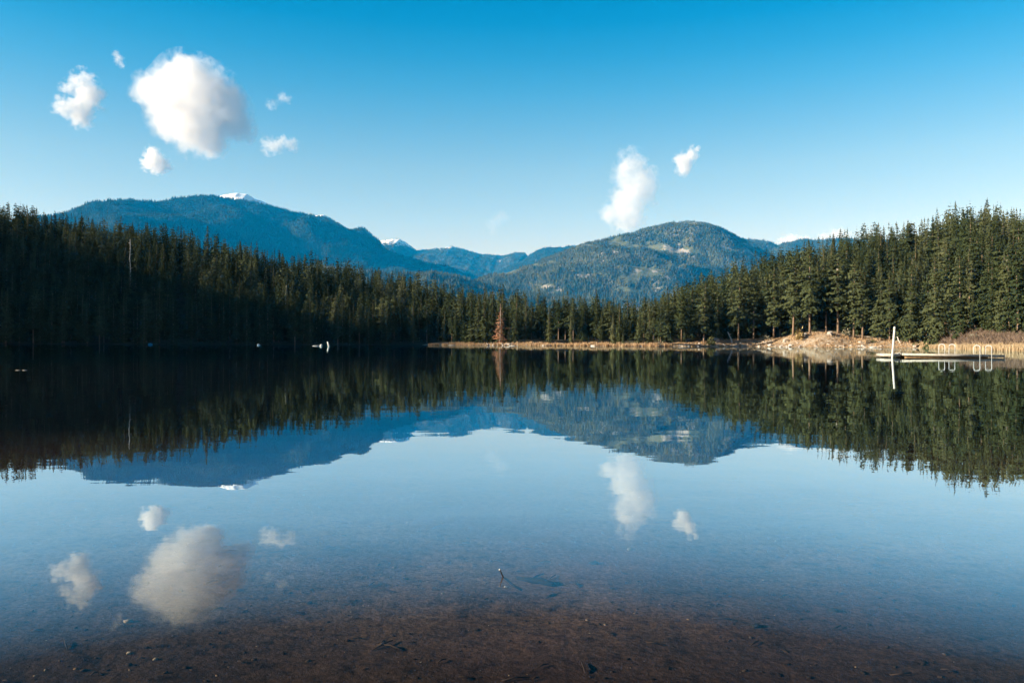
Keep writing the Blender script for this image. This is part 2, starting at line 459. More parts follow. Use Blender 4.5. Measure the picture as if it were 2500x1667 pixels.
# crest ground height and width of the slope
CR = np.array([(-600, 60, 120), (0, 56, 135), (180, 50, 135), (300, 48, 130), (450, 42, 120), (600, 33.5, 100), (800, 27.5, 95), (1000, 19.5, 90), (1090, 14, 90), (1200, 7, 90), (1400, 4, 90), (1560, 5, 90), (1660, 10, 100), (1800, 22, 110), (1950, 31, 120), (2100, 40, 125), (2300, 46, 150), (2400, 47, 190), (2500, 48, 250), (3100, 50, 280)], dtype=float)
BK = np.array([(-600, 0.8), (900, 0.6), (1500, 0.6), (1600, 0.9), (1700, 1.6), (1800, 2.8), (1900, 3.2), (1950, 4.6), (1985, 5.9), (2040, 5.0), (2100, 3.6), (2160, 2.8), (2230, 2.2), (2280, 1.2), (2360, 1.0), (2500, 1.2), (3100, 1.5)])
def ground_z(X, Y):
    X = np.asarray(X, dtype=float); Y = np.asarray(Y, dtype=float)
    Ys = np.maximum(Y, 25.0)
    px = np.clip(CX + F * X / Ys, -600, 3100)
    s = Y - shore(px)
    s = s + 3.0 * perlin(X / 16.0, Y / 16.0) + 2.0 * perlin(X / 5.0 + 9, Y / 5.0)
    crest = np.interp(px, CR[:, 0], CR[:, 1]); wid = np.interp(px, CR[:, 0], CR[:, 2]); bank = np.interp(px, BK[:, 0], BK[:, 1])
    up = bank * sstep(s / 16.0 + 0.05) + (crest - bank) * sstep((s - 8) / wid) ** 1.0
    up = up + 0.8 * fbm(X / 7.0 + 3, Y / 7.0, 3) * np.clip(bank / 4, 0, 1) * np.clip(s / 5, 0, 1)
    up = up + (0.25 + 1.1 * sstep(s / 40)) * fbm(X / 22.0, Y / 22.0, 4) * np.clip(s / 6, 0, 1)
    dn = np.maximum(-4.0, 0.10 * s)
    return np.where(s > 0, up + 0.02, dn), s, px

gx = np.linspace(-620, 620, 497); gy = np.concatenate([np.linspace(40, 120, 17)[:-1], np.linspace(120, 620, 251)])
GX, GY = np.meshgrid(gx, gy, indexing='ij')
GZ, GS, GP = ground_z(GX, GY)
def mat_ground():
    t = NT("lakeside_ground"); p = t.pos()
    n = t.noise(p, 0.35, 8, 0.65); n2 = t.noise(p, 2.2, 6, 0.65); n3 = t.noise(p, 0.09, 5, 0.6)
    soil = t.ramp(n, [(0.3, (0.22, 0.14, 0.080)), (0.48, (0.36, 0.275, 0.185)), (0.62, (0.43, 0.355, 0.27)), (0.75, (0.50, 0.45, 0.385))])
    soil = t.mix(1.0, soil, t.ramp(n2, [(0.35, (0.6, 0.58, 0.55)), (0.65, (1.1, 1.1, 1.1))]), 'MULTIPLY')
    moss = t.ramp(n, [(0.3, (0.035, 0.038, 0.018)), (0.7, (0.10, 0.075, 0.045))])
    f = t.math('ADD', t.attr("wood"), t.math('MULTIPLY', t.math('SUBTRACT', n3, 0.5), 0.8))
    col = t.mix(t.ramp(f, [(0.42, (0, 0, 0)), (0.6, (1, 1, 1))]), soil, moss)
    col = t.mix(t.attr("painted_dark"), col, (0.008, 0.008, 0.006, 1))
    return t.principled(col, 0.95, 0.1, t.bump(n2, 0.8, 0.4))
painted_dark = np.clip((-0.25 - GZ) / 0.5, 0, 1)  # light lost in deeper water, painted into the submerged ground colour
w0 = np.interp(GP, [-600, 1000, 1060, 1560, 1640, 1700, 1860, 1960, 2060, 2120, 2230, 2300, 3100], [-16, -16, 10, 10, 8, 10, 15, 24, 24, 18, 12, 24, 30])
wood = sstep((GS - w0 + 4 * perlin(GX / 9.0, GY / 9.0)) / 9.0)
terr = link("terrain", mesh_np("terrain", np.stack([GX, GY, GZ], -1).reshape(-1, 3), grid_faces(len(gx), len(gy)), mat_ground(), True, {"wood": wood.ravel(), "painted_dark": painted_dark.ravel()}))
tag(terr, "wooded slopes and tan earth bank rising from the far lakeshore", "hillside", None, "structure")

gm = mat_simple("valley_ground", (0.03, 0.035, 0.02), (0.08, 0.075, 0.045), 0.01)
ground = link("ground", mesh_np("ground", [(-40000, -20000, -7), (40000, -20000, -7), (40000, 40000, -7), (-40000, 40000, -7)], np.array([(0, 1, 2, 3)]), gm))
tag(ground, "flat valley floor under the lake and forest", "ground", None, "structure")

# wooded ridge to the left of the frame: it throws the shade over the left shore
RY = np.array([(-260, 30), (-150, 45), (0, 66), (100, 84), (150, 95), (200, 108), (225, 115), (236, 119), (247, 118), (258, 115), (272, 112), (300, 109), (330, 105), (353, 101), (390, 86), (460, 50), (520, 25)], dtype=float)
hx = np.linspace(-720, -262, 60); hy = np.linspace(-260, 420, 120)
HX, HY = np.meshgrid(hx, hy, indexing='ij')
prof_x = np.where(HX > -420, np.clip((-262 - HX) / 158.0, 0, 1), np.clip((HX + 720) / 300.0, 0, 1))
HZt = -3 + (np.interp(HY, RY[:, 0], RY[:, 1]) + 3) * np.sin(prof_x * math.pi / 2) ** 1.2 + 5 * fbm(HX / 50, HY / 50, 4) * prof_x * (prof_x < 0.9)
ridge_V = np.stack([HX, HY, HZt], -1)
ridge = link("hill", mesh_np("hill", ridge_V.reshape(-1, 3), grid_faces(60, 120), gm, True))
tag(ridge, "steep wooded hill beside the lake that shades the left shore", "hill", None, "structure")

# ------------------------------------------------------------------ conifers
def conifer(seed, H=30.0, R=4.2, base=0.05, levels=52, per=8, profile=0.85, droop=0.35, rag=0.25, gap=0.08, topless=False, size=1.0, dens=1.0, trunk_r=0.35, lean=0.0):
    """returns crown (V, Q) and trunk polyline; a crown is several hundred flat sprays on whorls of branches"""
    r = np.random.default_rng(seed)
    V = []; Q = []
    def dirh_(az, up):
        d = np.array([math.cos(az), math.sin(az), up]); return d / np.linalg.norm(d)
    def quad(a, b, c, d):
        n = len(V); V.extend((a, b, c, d)); Q.append((n, n + 1, n + 2, n + 3))
    lump = r.uniform(-1, 1, (6, 3))
    bend = r.normal(0, 0.012, 2)
    def axis(z): 
        k = z / H
        return np.array([bend[0] * H * k * k + lean * H * k, bend[1] * H * k * k, z])
    for i in range(levels):
        k = (i + r.uniform(-0.3, 0.3)) / levels            # 0 bottom, 1 top
        k = min(max(k, 0), 0.995)
        z = H * (base + (1 - base) * k)
        w = (1 - k) ** profile
        if k < 0.16: w *= 0.62 + 2.3 * k
        if r.random() < gap: continue
        lv = 1 + rag * r.normal(0, 0.7)
        L0 = max(R * w * lv, 0.16 + 0.1 * r.random())
        n_b = max(3, int(round(per * (0.55 + 0.45 * w) + r.uniform(-1, 1))))
        a0 = r.uniform(0, 6.28)
        for j in range(n_b):
            az = a0 + 6.283 * j / n_b + r.normal(0, 0.25)
            L = L0 * (1 + rag * r.normal(0, 0.9)) * (1 + 0.22 * math.sin(az * 2 + seed + 5 * k))
            if L < 0.12: continue
            up = 0.30 * k - droop * (1 - 0.6 * k) + r.normal(0, 0.10)
            d1 = dirh_(az, up); side = np.array([-math.sin(az), math.cos(az), 0.0])
            dirh = np.array([math.cos(az), math.sin(az), 0.0])
            p0 = axis(z)
            ns = int((2.2 + L * 2.6) * dens + r.random())
            for q in range(max(ns, 2)):
                f = 0.12 + 0.88 * (r.random() ** 0.75)
                sp = (r.random() - 0.5) * (0.34 * L + 0.25) * (1.15 - 0.75 * f) * 2
                c = p0 + d1 * L * f + side * sp + np.array([0, 0, -0.10 * L * f * f - 0.05 * abs(sp) + r.normal(0, 0.10)])
                nr = dirh * 1.0 + np.array([0, 0, 0.25 + 0.25 * r.random()]) + side * np.sign(sp) * 0.30 + r.normal(0, 0.26, 3)
                nr /= np.linalg.norm(nr)
                ax = dirh * 0.55 + side * r.normal(0, 0.5) + np.array([0, 0, -0.75 + 0.9 * r.random() + 0.5 * k])
                ax = ax - nr * ax.dot(nr); ax /= (np.linalg.norm(ax) + 1e-6); bx = np.cross(nr, ax)
                l = size * r.uniform(0.45, 1.0) * (0.42 + 0.13 * min(L, 4.0)); ww = l * r.uniform(0.30, 0.5)
                quad(c - ax * l * 0.35, c + ax * l * 0.1 - bx * ww, c + ax * l * 0.75 - np.array([0, 0, 0.12 * l]), c + ax * l * 0.1 + bx * ww)
    # leader
    a = axis(H * 0.985)
    for az in (0.0, 1.57):
        s_ = np.array([math.cos(az), math.sin(az), 0]) * 0.12
        quad(a - s_, a + s_, a + s_ * 0.15 + np.array([0, 0, H * 0.03]), a - s_ * 0.15 + np.array([0, 0, H * 0.03]))
    V = np.array(V); Q = np.array(Q)
    tr = [tuple(axis(H * q)) for q in (0, 0.08, 0.25, 0.5, 0.75, 0.97)]
    tr[0] = (tr[0][0], tr[0][1], -1.5)
    rr = [trunk_r * q for q in (1.25, 1.0, 0.82, 0.58, 0.32, 0.06)]
    return V, Q, tr, rr

KINDS = {}
def template(key, **kw):
    V, Q, tr, rr = conifer(**kw)
    H = kw.get('H', 30.0)
    cm = mesh_np("crown_" + key, V, Q, M_needle)
    b = MB(); b.tube(tr, rr, 7); 
    tm = mesh_np("trunk_" + key, np.concatenate(b.V), [np.concatenate(b.Q), np.concatenate(b.T)], M_bark, True)
    KINDS[key] = (cm, tm, H, V, Q)
# tall dense firs, narrow spires, ragged crowns on bare stems, young trees
for i in range(5): template("fir%d" % i, seed=20 + i, H=30, R=3.8 + 0.4 * (i % 3), base=0.03 + 0.015 * i, profile=0.75 + 0.08 * i, rag=0.24 + 0.03 * i, levels=40 + 4 * i, per=9, size=1.05, dens=1.25)
for i in range(4): template("spire%d" % i, seed=40 + i, H=30, R=3.1 + 0.3 * i, base=0.04, profile=0.95, rag=0.28, droop=0.45, levels=40, per=8, size=1.15, dens=1.15)
for i in range(4): template("ragged%d" % i, seed=60 + i, H=30, R=3.7 + 0.45 * i, base=0.20 + 0.05 * i, profile=0.52, rag=0.42, gap=0.18, levels=36, per=8, size=1.1, dens=1.3)
for i in range(3): template("young%d" % i, seed=80 + i, H=14, R=2.5, base=0.02, levels=32, per=7, profile=0.95, rag=0.16, droop=0.25, trunk_r=0.16)
# lighter copies for the mass of the forest
LOD = {}
def lod(key, **kw):
    V, Q, tr, rr = conifer(size=1.55, dens=0.42, **kw); LOD[key] = (V, Q, kw['H'])
for i in range(4): lod("fir%d" % i, seed=120 + i, H=30, R=4.4 + 0.3 * i, base=0.05, levels=36, per=7, profile=0.72 + 0.08 * i, rag=0.28)
for i in range(3): lod("spire%d" % i, seed=140 + i, H=30, R=3.4, base=0.04, levels=36, per=6, profile=0.85, rag=0.28, droop=0.45)
for i in range(3): lod("ragged%d" % i, seed=160 + i, H=30, R=4.3, base=0.18, levels=30, per=6, profile=0.5, rag=0.4, gap=0.18)

# --- scatter the trees over the lakeside slopes
trees = []      # dict(x,y,z,h,px,s)
SP = 4.7
xs = np.arange(-330, 345, SP); ys = np.arange(120, 560, SP)
TX, TY = np.meshgrid(xs, ys, indexing='ij')
TX = TX + rng.uniform(-0.46, 0.46, TX.shape) * SP; TY = TY + rng.uniform(-0.46, 0.46, TY.shape) * SP
TX = TX.ravel(); TY = TY.ravel()
TZ, TS, TP = ground_z(TX, TY)
inframe = (CX + F * TX / TY > -130) & (CX + F * TX / TY < 2630)
wid = np.interp(TP, CR[:, 0], CR[:, 2])
# where trees start behind the water's edge
start = np.interp(TP, [-600, 900, 1040, 1180, 1260, 1560, 1640, 1750, 1900, 1960, 2030, 2100, 2200, 2260, 2300, 2360, 2500, 3100], [2, 2, 13, 13, 50, 42, 10, 13, 16, 21, 22, 16, 11, 7, 30, 40, 34, 34])
ok = inframe & (TS > start) & (TS < wid + 45)
mean_h = np.interp(TP, [-600, 0, 300, 600, 900, 1100, 1300, 1500, 1600, 1700, 1850, 2000, 2200, 2350, 2500], [19, 19, 18.5, 19, 18.5, 19.5, 20, 19, 18, 22, 24, 24, 24, 23, 22])
thin = rng.random(len(TX)) < np.interp(TP, [-600, 900, 1300, 1600, 1800, 3100], [0.92, 0.90, 0.84, 0.80, 0.78, 0.78])
for i in np.nonzero(ok & thin)[0]:
    f = rng.random()
    h = mean_h[i] * (0.74 + 0.44 * rng.random())
    if f < 0.13: h *= 0.55
    elif f > 0.93: h *= 1.13
    trees.append(dict(x=TX[i], y=TY[i], z=TZ[i], h=h, px=TP[i], s=TS[i], s0=start[i]))

def gz1(X, Y): 
    z, s, p = ground_z(np.array([X]), np.array([Y])); return float(z[0]), float(s[0])
# trees one can point at in the photo: (px of base, depth inland, height px, kind, tint)
special = [
    (1182, 11, 150, "spire1", 0.45, "tall slender olive conifer on the grassy point, left of the orange dead tree"),
    (1201, 14, 140, "fir1", 0.40, "tall full conifer on the grassy point directly behind the orange dead tree"),
    (1243, 9, 56, "young1", 0.75, "short pale green conifer touching the right side of the orange dead tree"),
    (1168, 13, 128, "fir2", 0.5, "olive conifer on the grassy point, third tree left of the orange dead one"),
    (1226, 15, 150, "fir0", 0.42, "dark tall conifer just behind the orange dead tree, its right neighbour"),
    (1258, 16, 135, "spire2", 0.4, "narrow conifer on the point, two trees right of the orange dead one"),
    (1150, 9, 48, "young0", 0.55, "small green conifer on the grassy point, left of the tall pair"),
    (1137, 7, 22, "young2", 0.6, "smallest bushy conifer at the left end of the grassy point"),
    (1085, 20, 82, "spire2", 0.55, "sunlit conifer standing out of the shade left of the grassy point"),
    (1393, 12, 68, "spire0", 0.85, "slim pale grey green conifer alone before the dark middle forest"),
    (1342, 18, 100, "spire3", 0.65, "sunlit narrow conifer before the dark middle forest, right of the orange tree"),
    (1497, 9, 80, "fir3", 0.8, "bright green rounded conifer on the dry grass shore in the middle"),
    (1521, 8, 36, "young0", 0.65, "little conifer on the dry grass just right of the bright green one"),
    (1560, 9, 92, "fir2", 0.5, "left one of the two full olive conifers where the right shore begins"),
    (1585, 10, 112, "fir0", 0.55, "right one of the two full olive conifers where the right shore begins"),
    (1630, 9, 140, "fir4", 0.42, "broad dark green conifer with layered boughs on the right shore"),
    (2283, 3, 232, "fir2", 0.5, "large conifer hanging over the water behind the swimming dock"),
    (2222, 8, 215, "fir3", 0.42, "tall dense conifer left of the one hanging over the water"),
    (2345, 26, 220, "fir0", 0.30, "dark green conifer at the back of the reed bed, right of the overhanging one"),
    (1718, 9, 150, "ragged0", 0.55, "conifer with a thin bare stem standing behind the pale strip of beach"),
    (1803, 13, 170, "ragged1", 0.50, "conifer with a pale bare stem just right of the leaning dead trunk"),
    (1840, 14, 160, "ragged2", 0.58, "conifer with a reddish bare stem on the bank, left of the white boat"),
    (1889, 14, 185, "ragged0", 0.48, "conifer with twin looking pale stem on the bank, well left of the white boat"),
    (1936, 15, 190, "ragged3", 0.52, "bare stemmed conifer on the bank beside the yellow shrub"),
    (1977, 14, 215, "ragged1", 0.45, "tall bare stemmed conifer right behind the white boat"),
    (2046, 19, 200, "ragged3", 0.50, "conifer with the longest bare stem, at the top of the earth bank"),
    (2084, 15, 190, "ragged2", 0.55, "bare stemmed conifer on the slope above the dark stump"),
    (2106, 14, 180, "ragged0", 0.46, "reddish stemmed conifer on the slope right of the dark stump"),
    (2150, 12, 185, "fir4", 0.50, "dense conifer rising behind the top of the white post"),
    (2172, 11, 175, "ragged1", 0.44, "bare stemmed conifer just left of the white post"),
    (441, 60, 0, "spire1", 0.15, "dark spire shaped conifer standing well above the left hill crest"),
]
# crown tints by zone
def tint_for(t):
    base = 0.42 + 0.22 * float(perlin(t['x'] / 40.0, t['y'] / 40.0)) * 2
    return min(max(base + rng.normal(0, 0.16), 0.02), 0.98)
for t in trees: t['tint'] = tint_for(t)
def place_special():
    out = []
    for px, s, hp, kind, tint, label in special:
        Y = float(shore(px)) + s
        X = (px - CX) / F * Y
        z, ss = gz1(X, Y)
        tries = 0
        while ss < min(s, 4) and tries < 20:
            Y += 1.0; X = (px - CX) / F * Y; z, ss = gz1(X, Y); tries += 1
        h = hp * Y / F if hp else None
        if hp == 0:
            Y = float(shore(px)) + 118; X = (px - CX) / F * Y; z, ss = gz1(X, Y); h = (HZ(px) - 549) / F * Y + CAM_H - z
        out.append(dict(x=X, y=Y, z=z, h=h, px=px, s=ss, s0=0, tint=tint, kind=kind, label=label))
    return out
SPEC = place_special()
trees = [t for t in trees if all((t['x'] - q['x']) ** 2 + (t['y'] - q['y']) ** 2 > 9 and not (abs(t['px'] - q['px']) < 14 and t['y'] < q['y'] + 3) for q in SPEC)]
# keep the small bay of light trees clear in the middle
trees.sort(key=lambda t: t['y'])
# how much of each tree shows: sweep from front to back over the columns of the picture
cols = np.full(2600, -1e9)
for t in sorted(trees + SPEC, key=lambda t: t['y']):
    cpx = CX + F * t['x'] / t['y']; r_ = max(4.0 * t['h'] / 30 * F / t['y'] * 0.6, 2)
    top = (t['z'] + t['h'] - CAM_H) / t['y'] * F; bot = (t['z'] - CAM_H) / t['y'] * F
    a, b = int(max(cpx - r_, 0)), int(min(cpx + r_, 2499))
    vis = 0.0
    if b > a:
        cc = np.arange(a, b + 1); prof = bot + (top - bot) * np.clip(1 - np.abs(cc - cpx) / r_, 0.0, 1)
        lowv = np.maximum(cols[a:b + 1], bot)
        vis = float(np.clip(prof - lowv, 0, None).sum())
        cols[a:b + 1] = np.maximum(cols[a:b + 1], prof)
    t['vis'] = vis
N_IND = 292 - len(SPEC)
order = sorted([t for t in trees], key=lambda t: -t['vis'])
picked = order[:N_IND]; rest = order[N_IND:]
pset = set(id(t) for t in picked)

def tint_word(v):
    return "deep-green" if v < 0.3 else ("dark-olive" if v < 0.45 else ("olive" if v < 0.6 else "pale-green"))
def ordinal(n):
    w = ["first", "second", "third", "fourth", "fifth", "sixth", "seventh", "eighth", "ninth", "tenth", "eleventh", "twelfth", "thirteenth", "fourteenth", "fifteenth", "sixteenth", "seventeenth", "eighteenth", "nineteenth", "twentieth"]
    if n <= 20: return w[n - 1]
    tens = {2: "twenty", 3: "thirty", 4: "forty", 5: "fifty"}[n // 10]
    return tens + "-" + w[n % 10 - 1] if n % 10 else {20: "twentieth", 30: "thirtieth", 40: "fortieth", 50: "fiftieth"}[n]

def kind_for(t):
    h = t['h']
    if h < 14: return "young%d" % rng.integers(3)
    right = t['px'] > 1560
    f = rng.random()
    front = t['s'] < t['s0'] + 14
    if right and front and f < 0.55: return "ragged%d" % rng.integers(4)
    if f < 0.25: return "ragged%d" % rng.integers(4)
    if f < 0.55: return "spire%d" % rng.integers(4)
    return "fir%d" % rng.integers(5)

def add_tree(t, label, group):
    key = t.get('kind') or kind_for(t)
    cm, tm, H, V, Q = KINDS[key]
    root = empty("conifer_tree", (t['x'], t['y'], t['z'] - 0.1))
    sc = t['h'] / H; fat = rng.uniform(0.88, 1.18) * (0.95 if t['h'] > 20 and t['px'] < 1500 else 1.05)
    root.scale = (sc * fat, sc * fat, sc)
    root.rotation_euler = (rng.normal(0, 0.012), rng.normal(0, 0.012), rng.uniform(0, 6.28))
    c = link("crown", cm, root); c.color = (t['tint'], t['tint'], t['tint'], 1)
    link("trunk", tm, root)
    tag(root, label, "conifer", group)
    return root

# regions along the shore used to point at a tree
REG = [(-1e9, 260, "left hill", "at left edge"), (260, 520, "left hill", "below big cloud"), (520, 800, "left hill", "below snow cap"), (800, 1060, "left hill", "at its low end"),
       (1060, 1330, "middle shore", "around orange tree"), (1330, 1600, "middle shore", "right of orange tree"),
       (1600, 1850, "right hill", "at its low end"), (1850, 2120, "right hill", "above earth bank"), (2120, 2330, "right hill", "behind white post"), (2330, 1e9, "right hill", "above reeds")]
buck = {}
for t in picked:
    cpx = CX + F * t['x'] / t['y']
    reg = next(i for i, q in enumerate(REG) if q[0] <= cpx < q[1])
    d = t['s'] - t['s0']; wd = float(np.interp(t['px'], CR[:, 0], CR[:, 2]))
    row = "at foot" if d < 16 else ("on lower slope" if d < wd * 0.36 else ("on upper slope" if d < wd * 0.72 else "on crest"))
    t['cpx'] = cpx
    buck.setdefault((reg, row), []).append(t)
for (reg, row), ts in buck.items():
    ts.sort(key=lambda t: t['cpx'])
    for k, t in enumerate(ts):
        side = "the only one" if len(ts) == 1 else ("the leftmost" if k == 0 else ("the rightmost" if k == len(ts) - 1 else ordinal(k + 1) + " from left"))
        row_t = row
        lab = "%s conifer %s of %s %s, %s" % (tint_word(t['tint']), row_t, REG[reg][2], REG[reg][3], side)
        add_tree(t, lab, "conifers along the lake shore and hills")
for q in SPEC:
    add_tree(q, q['label'], "conifers along the lake shore and hills")

# the rest of the forest as one mass
def forest_mass(name, label, ts, mat):
    VS = []; QS = []; TS_ = []; n = 0
    keys = list(LOD.keys())
    for t in ts:
        V, Q, H = LOD[keys[int(rng.integers(len(keys)))]]
        sc = t['h'] / H; fat = rng.uniform(0.85, 1.2); a = rng.uniform(0, 6.28); c, s = math.cos(a), math.sin(a)
        W = np.stack([(V[:, 0] * c - V[:, 1] * s) * sc * fat + t['x'], (V[:, 0] * s + V[:, 1] * c) * sc * fat + t['y'], V[:, 2] * sc + t['z'] - 0.1], 1)
        VS.append(W.astype(np.float32)); QS.append(Q + n); TS_.append(np.full(len(W), t['tint'], dtype=np.float32)); n += len(W)
    o = link(name, mesh_np(name, np.concatenate(VS), np.concatenate(QS), mat, False, {"tint": np.concatenate(TS_)}))
    tag(o, label, "forest", None, "stuff"); return o
forest_mass("forest", "mass of conifers filling the slopes behind the nearer trees", rest, M_needle_far)
# woods on the shading ridge
rt = []
for k in range(1500):
    X = rng.uniform(-560, -290); Y = rng.uniform(-230, 410)
    iu = (X - hx[0]) / (hx[1] - hx[0]); iv = (Y - hy[0]) / (hy[1] - hy[0])
    rt.append(dict(x=X, y=Y, z=float(HZt[int(iu), int(iv)]) - 0.5, h=rng.uniform(13, 22), tint=rng.uniform(0.2, 0.6)))
LOD_full = dict(LOD)
LOD.clear()
for i in range(3):
    V, Q, tr, rr = conifer(size=2.2, dens=0.3, seed=300 + i, H=30, R=4.6, base=0.05, levels=14, per=6, profile=0.8, rag=0.25); LOD["c%d" % i] = (V, Q, 30)
forest_mass("forest", "woods covering the steep hill beside the left shore", rt, M_needle_far)

# ------------------------------------------------------------------ water
def mat_water():
    t = NT("lake_water"); p = t.pos()
    sc = t.node("ShaderNodeMapping"); t.put(sc.inputs[0], p); sc.inputs['Scale'].default_value = (0.55, 1.6, 1.0)
    n1 = t.noise(sc.outputs[0], 1.1, 3, 0.55, True, '2D')
    n2 = t.noise(p, 0.09, 3, 0.5, True, '2D')
    n3 = t.noise(sc.outputs[0], 5.0, 2, 0.5, True, '2D')
    def off(n, k):
        v = t.vmath('SUBTRACT', n, (0.5, 0.5, 0.5)); return t.vmath('MULTIPLY', v, (k, k, 0.0))
    v = t.vmath('ADD', off(n1, 0.0085), off(n2, 0.0030)); v = t.vmath('ADD', v, off(n3, 0.0045))
    nrm = t.vmath('NORMALIZE', t.vmath('ADD', v, (0, 0, 1)))
    inc = t.node("ShaderNodeNewGeometry").outputs['Incoming']
    dt = t.node("ShaderNodeVectorMath", operation='DOT_PRODUCT'); t.l.new(inc, dt.inputs[0]); t.l.new(nrm, dt.inputs[1])
    fr = t.math('POWER', t.math('SUBTRACT', 1.0, t.math('ABSOLUTE', dt.outputs['Value']), True), 5.0)
    fr = t.math('ADD', t.math('MULTIPLY', fr, 0.98), 0.02)          # Schlick, water
    fac = t.ramp(fr, [(0.0, (0.01,) * 3), (0.10, (0.018,) * 3), (0.155, (0.048,) * 3), (0.205, (0.25,) * 3), (0.25, (0.42,) * 3), (0.32, (0.62,) * 3), (0.43, (0.74,) * 3), (0.60, (0.82,) * 3), (1.0, (0.92,) * 3)])
    g = t.node("ShaderNodeBsdfGlossy"); g.inputs['Roughness'].default_value = 0.0; g.inputs['Color'].default_value = (0.78, 0.92, 1.0, 1); t.l.new(nrm, g.inputs['Normal'])
    tr = t.node("ShaderNodeBsdfTransparent"); tr.inputs[0].default_value = (0.76, 0.68, 0.58, 1)
    mx = t.node("ShaderNodeMixShader"); t.put(mx.inputs[0], fac); t.l.new(tr.outputs[0], mx.inputs[1]); t.l.new(g.outputs[0], mx.inputs[2])
    t.l.new(mx.outputs[0], t.out.inputs[0]); return t.m
water = link("water", mesh_np("water", [(-262, -14, 0), (620, -14, 0), (620, 480, 0), (-262, 480, 0)], np.array([(0, 1, 2, 3)]), mat_water()))
tag(water, "still clear lake water mirroring the forest and sky", "lake", None, "structure")

# lake bed in the shallows
def bed_z(X, Y):
    d = np.interp(Y, [-12, -2, 1.5, 3, 6, 12, 25, 45, 80], [0.9, 0.35, 0.0, -0.06, -0.16, -0.36, -1.0, -2.4, -4.2])
    return d + 0.02 * fbm(X / 1.7, Y / 1.7, 4) * np.clip((Y + 4) / 6, 0.2, 3) + 0.006 * fbm(X / 0.16, Y / 0.16, 2)
by = np.concatenate([np.linspace(-12, 2, 15)[:-1], np.geomspace(2.0, 80, 300)])
bu = np.linspace(-1, 1, 260)
BY, BU = np.meshgrid(by, bu, indexing='ij')
BX = BU * np.maximum(BY * 1.0 + 6, 9)
BZ = bed_z(BX, BY)
def mat_bed():
    t = NT("lake_bed_silt"); p = t.pos()
    a = t.noise(p, 1.1, 8, 0.68); b = t.noise(p, 9.0, 6, 0.7); c = t.noise(p, 0.35, 4, 0.55); d = t.noise(p, 34.0, 3, 0.6)
    col = t.ramp(a, [(0.30, (0.118, 0.086, 0.072)), (0.5, (0.190, 0.142, 0.117)), (0.7, (0.245, 0.186, 0.148))])
    col = t.mix(1.0, col, t.ramp(b, [(0.34, (0.22, 0.22, 0.23)), (0.46, (0.9, 0.9, 0.9)), (0.7, (1.3, 1.27, 1.2))]), 'MULTIPLY')
    col = t.mix(1.0, col, t.ramp(c, [(0.3, (0.7, 0.68, 0.68)), (0.7, (1.2, 1.15, 1.1))]), 'MULTIPLY')
    col = t.mix(t.ramp(t.noise(p, 0.22, 4, 0.5), [(0.48, (0, 0, 0)), (0.62, (0.7, 0.7, 0.7))]), col, (0.178, 0.112, 0.126, 1))
    col = t.mix(1.0, col, t.ramp(d, [(0.35, (0.6, 0.6, 0.6)), (0.65, (1.25, 1.25, 1.25))]), 'MULTIPLY')
    col = t.mix(t.attr("painted_dark"), col, (0.008, 0.008, 0.006, 1))
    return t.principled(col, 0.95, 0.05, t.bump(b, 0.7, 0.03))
bed = link("lake_bed", mesh_np("lake_bed", np.stack([BX, BY, BZ], -1).reshape(-1, 3), grid_faces(len(by), len(bu)), mat_bed(), True, {"painted_dark": np.clip((BY.ravel() - 8.5) / 13, 0, 1) + np.clip((6.0 - BY.ravel()) / 2.9, 0, 0.80)}))  # far: light lost in deep water; near: lens vignette; both painted into colour
tag(bed, "brown silty lake bed seen through the shallow water", "lake bed", None, "structure")

# pebbles and bits strewn over the bed
def pebble_mass(name, label, n, mat, smin, smax, y0, y1, flat=0.5, seed=1):
    r = np.random.default_rng(seed)
    ico = np.array([(0, 0, 1), (.894, 0, .447), (.276, .851, .447), (-.724, .526, .447), (-.724, -.526, .447), (.276, -.851, .447), (.724, .526, -.447), (-.276, .851, -.447), (-.894, 0, -.447), (-.276, -.851, -.447), (.724, -.526, -.447), (0, 0, -1)])
    T = np.array([(0, 1, 2), (0, 2, 3), (0, 3, 4), (0, 4, 5), (0, 5, 1), (1, 6, 2), (2, 7, 3), (3, 8, 4), (4, 9, 5), (5, 10, 1), (2, 6, 7), (3, 7, 8), (4, 8, 9), (5, 9, 10), (1, 10, 6), (6, 11, 7), (7, 11, 8), (8, 11, 9), (9, 11, 10), (10, 11, 6)])
    Y = y0 * (y1 / y0) ** r.random(n); X = r.uniform(-0.75, 0.75, n) * Y
    clump = fbm(X / 0.8 + 4, Y / 0.8, 3); k = r.random(n) < np.clip(0.5 + 1.6 * clump, 0.06, 1); X, Y = X[k], Y[k]; n = len(X)
    s = smin * (smax / smin) ** (r.random(n) ** 2.2)
    sc = s[:, None] * np.stack([r.uniform(0.8, 1.6, n), r.uniform(0.5, 1.0, n), r.uniform(0.6, 1.0, n) * flat], 1)
    a = r.uniform(0, 6.28, n)
    W = ico[None] * (1 + 0.25 * r.normal(size=(n, 12, 1))) * sc[:, None, :]
    W = np.stack([W[..., 0] * np.cos(a)[:, None] - W[..., 1] * np.sin(a)[:, None], W[..., 0] * np.sin(a)[:, None] + W[..., 1] * np.cos(a)[:, None], W[..., 2]], -1)
    W = W + np.stack([X, Y, bed_z(X, Y) + s * 0.15], 1)[:, None, :]
    TT = (T[None] + (np.arange(n) * 12)[:, None, None]).reshape(-1, 3)
    o = link(name, mesh_np(name, W.reshape(-1, 3), TT, mat, True, {"tint": np.repeat(r.random(n), 12)}))
    tag(o, label, "pebbles", None, "stuff")
def mat_peb(name, stops):
    t = NT(name); return t.principled(t.ramp(t.attr("tint"), stops), 0.9, 0.1)
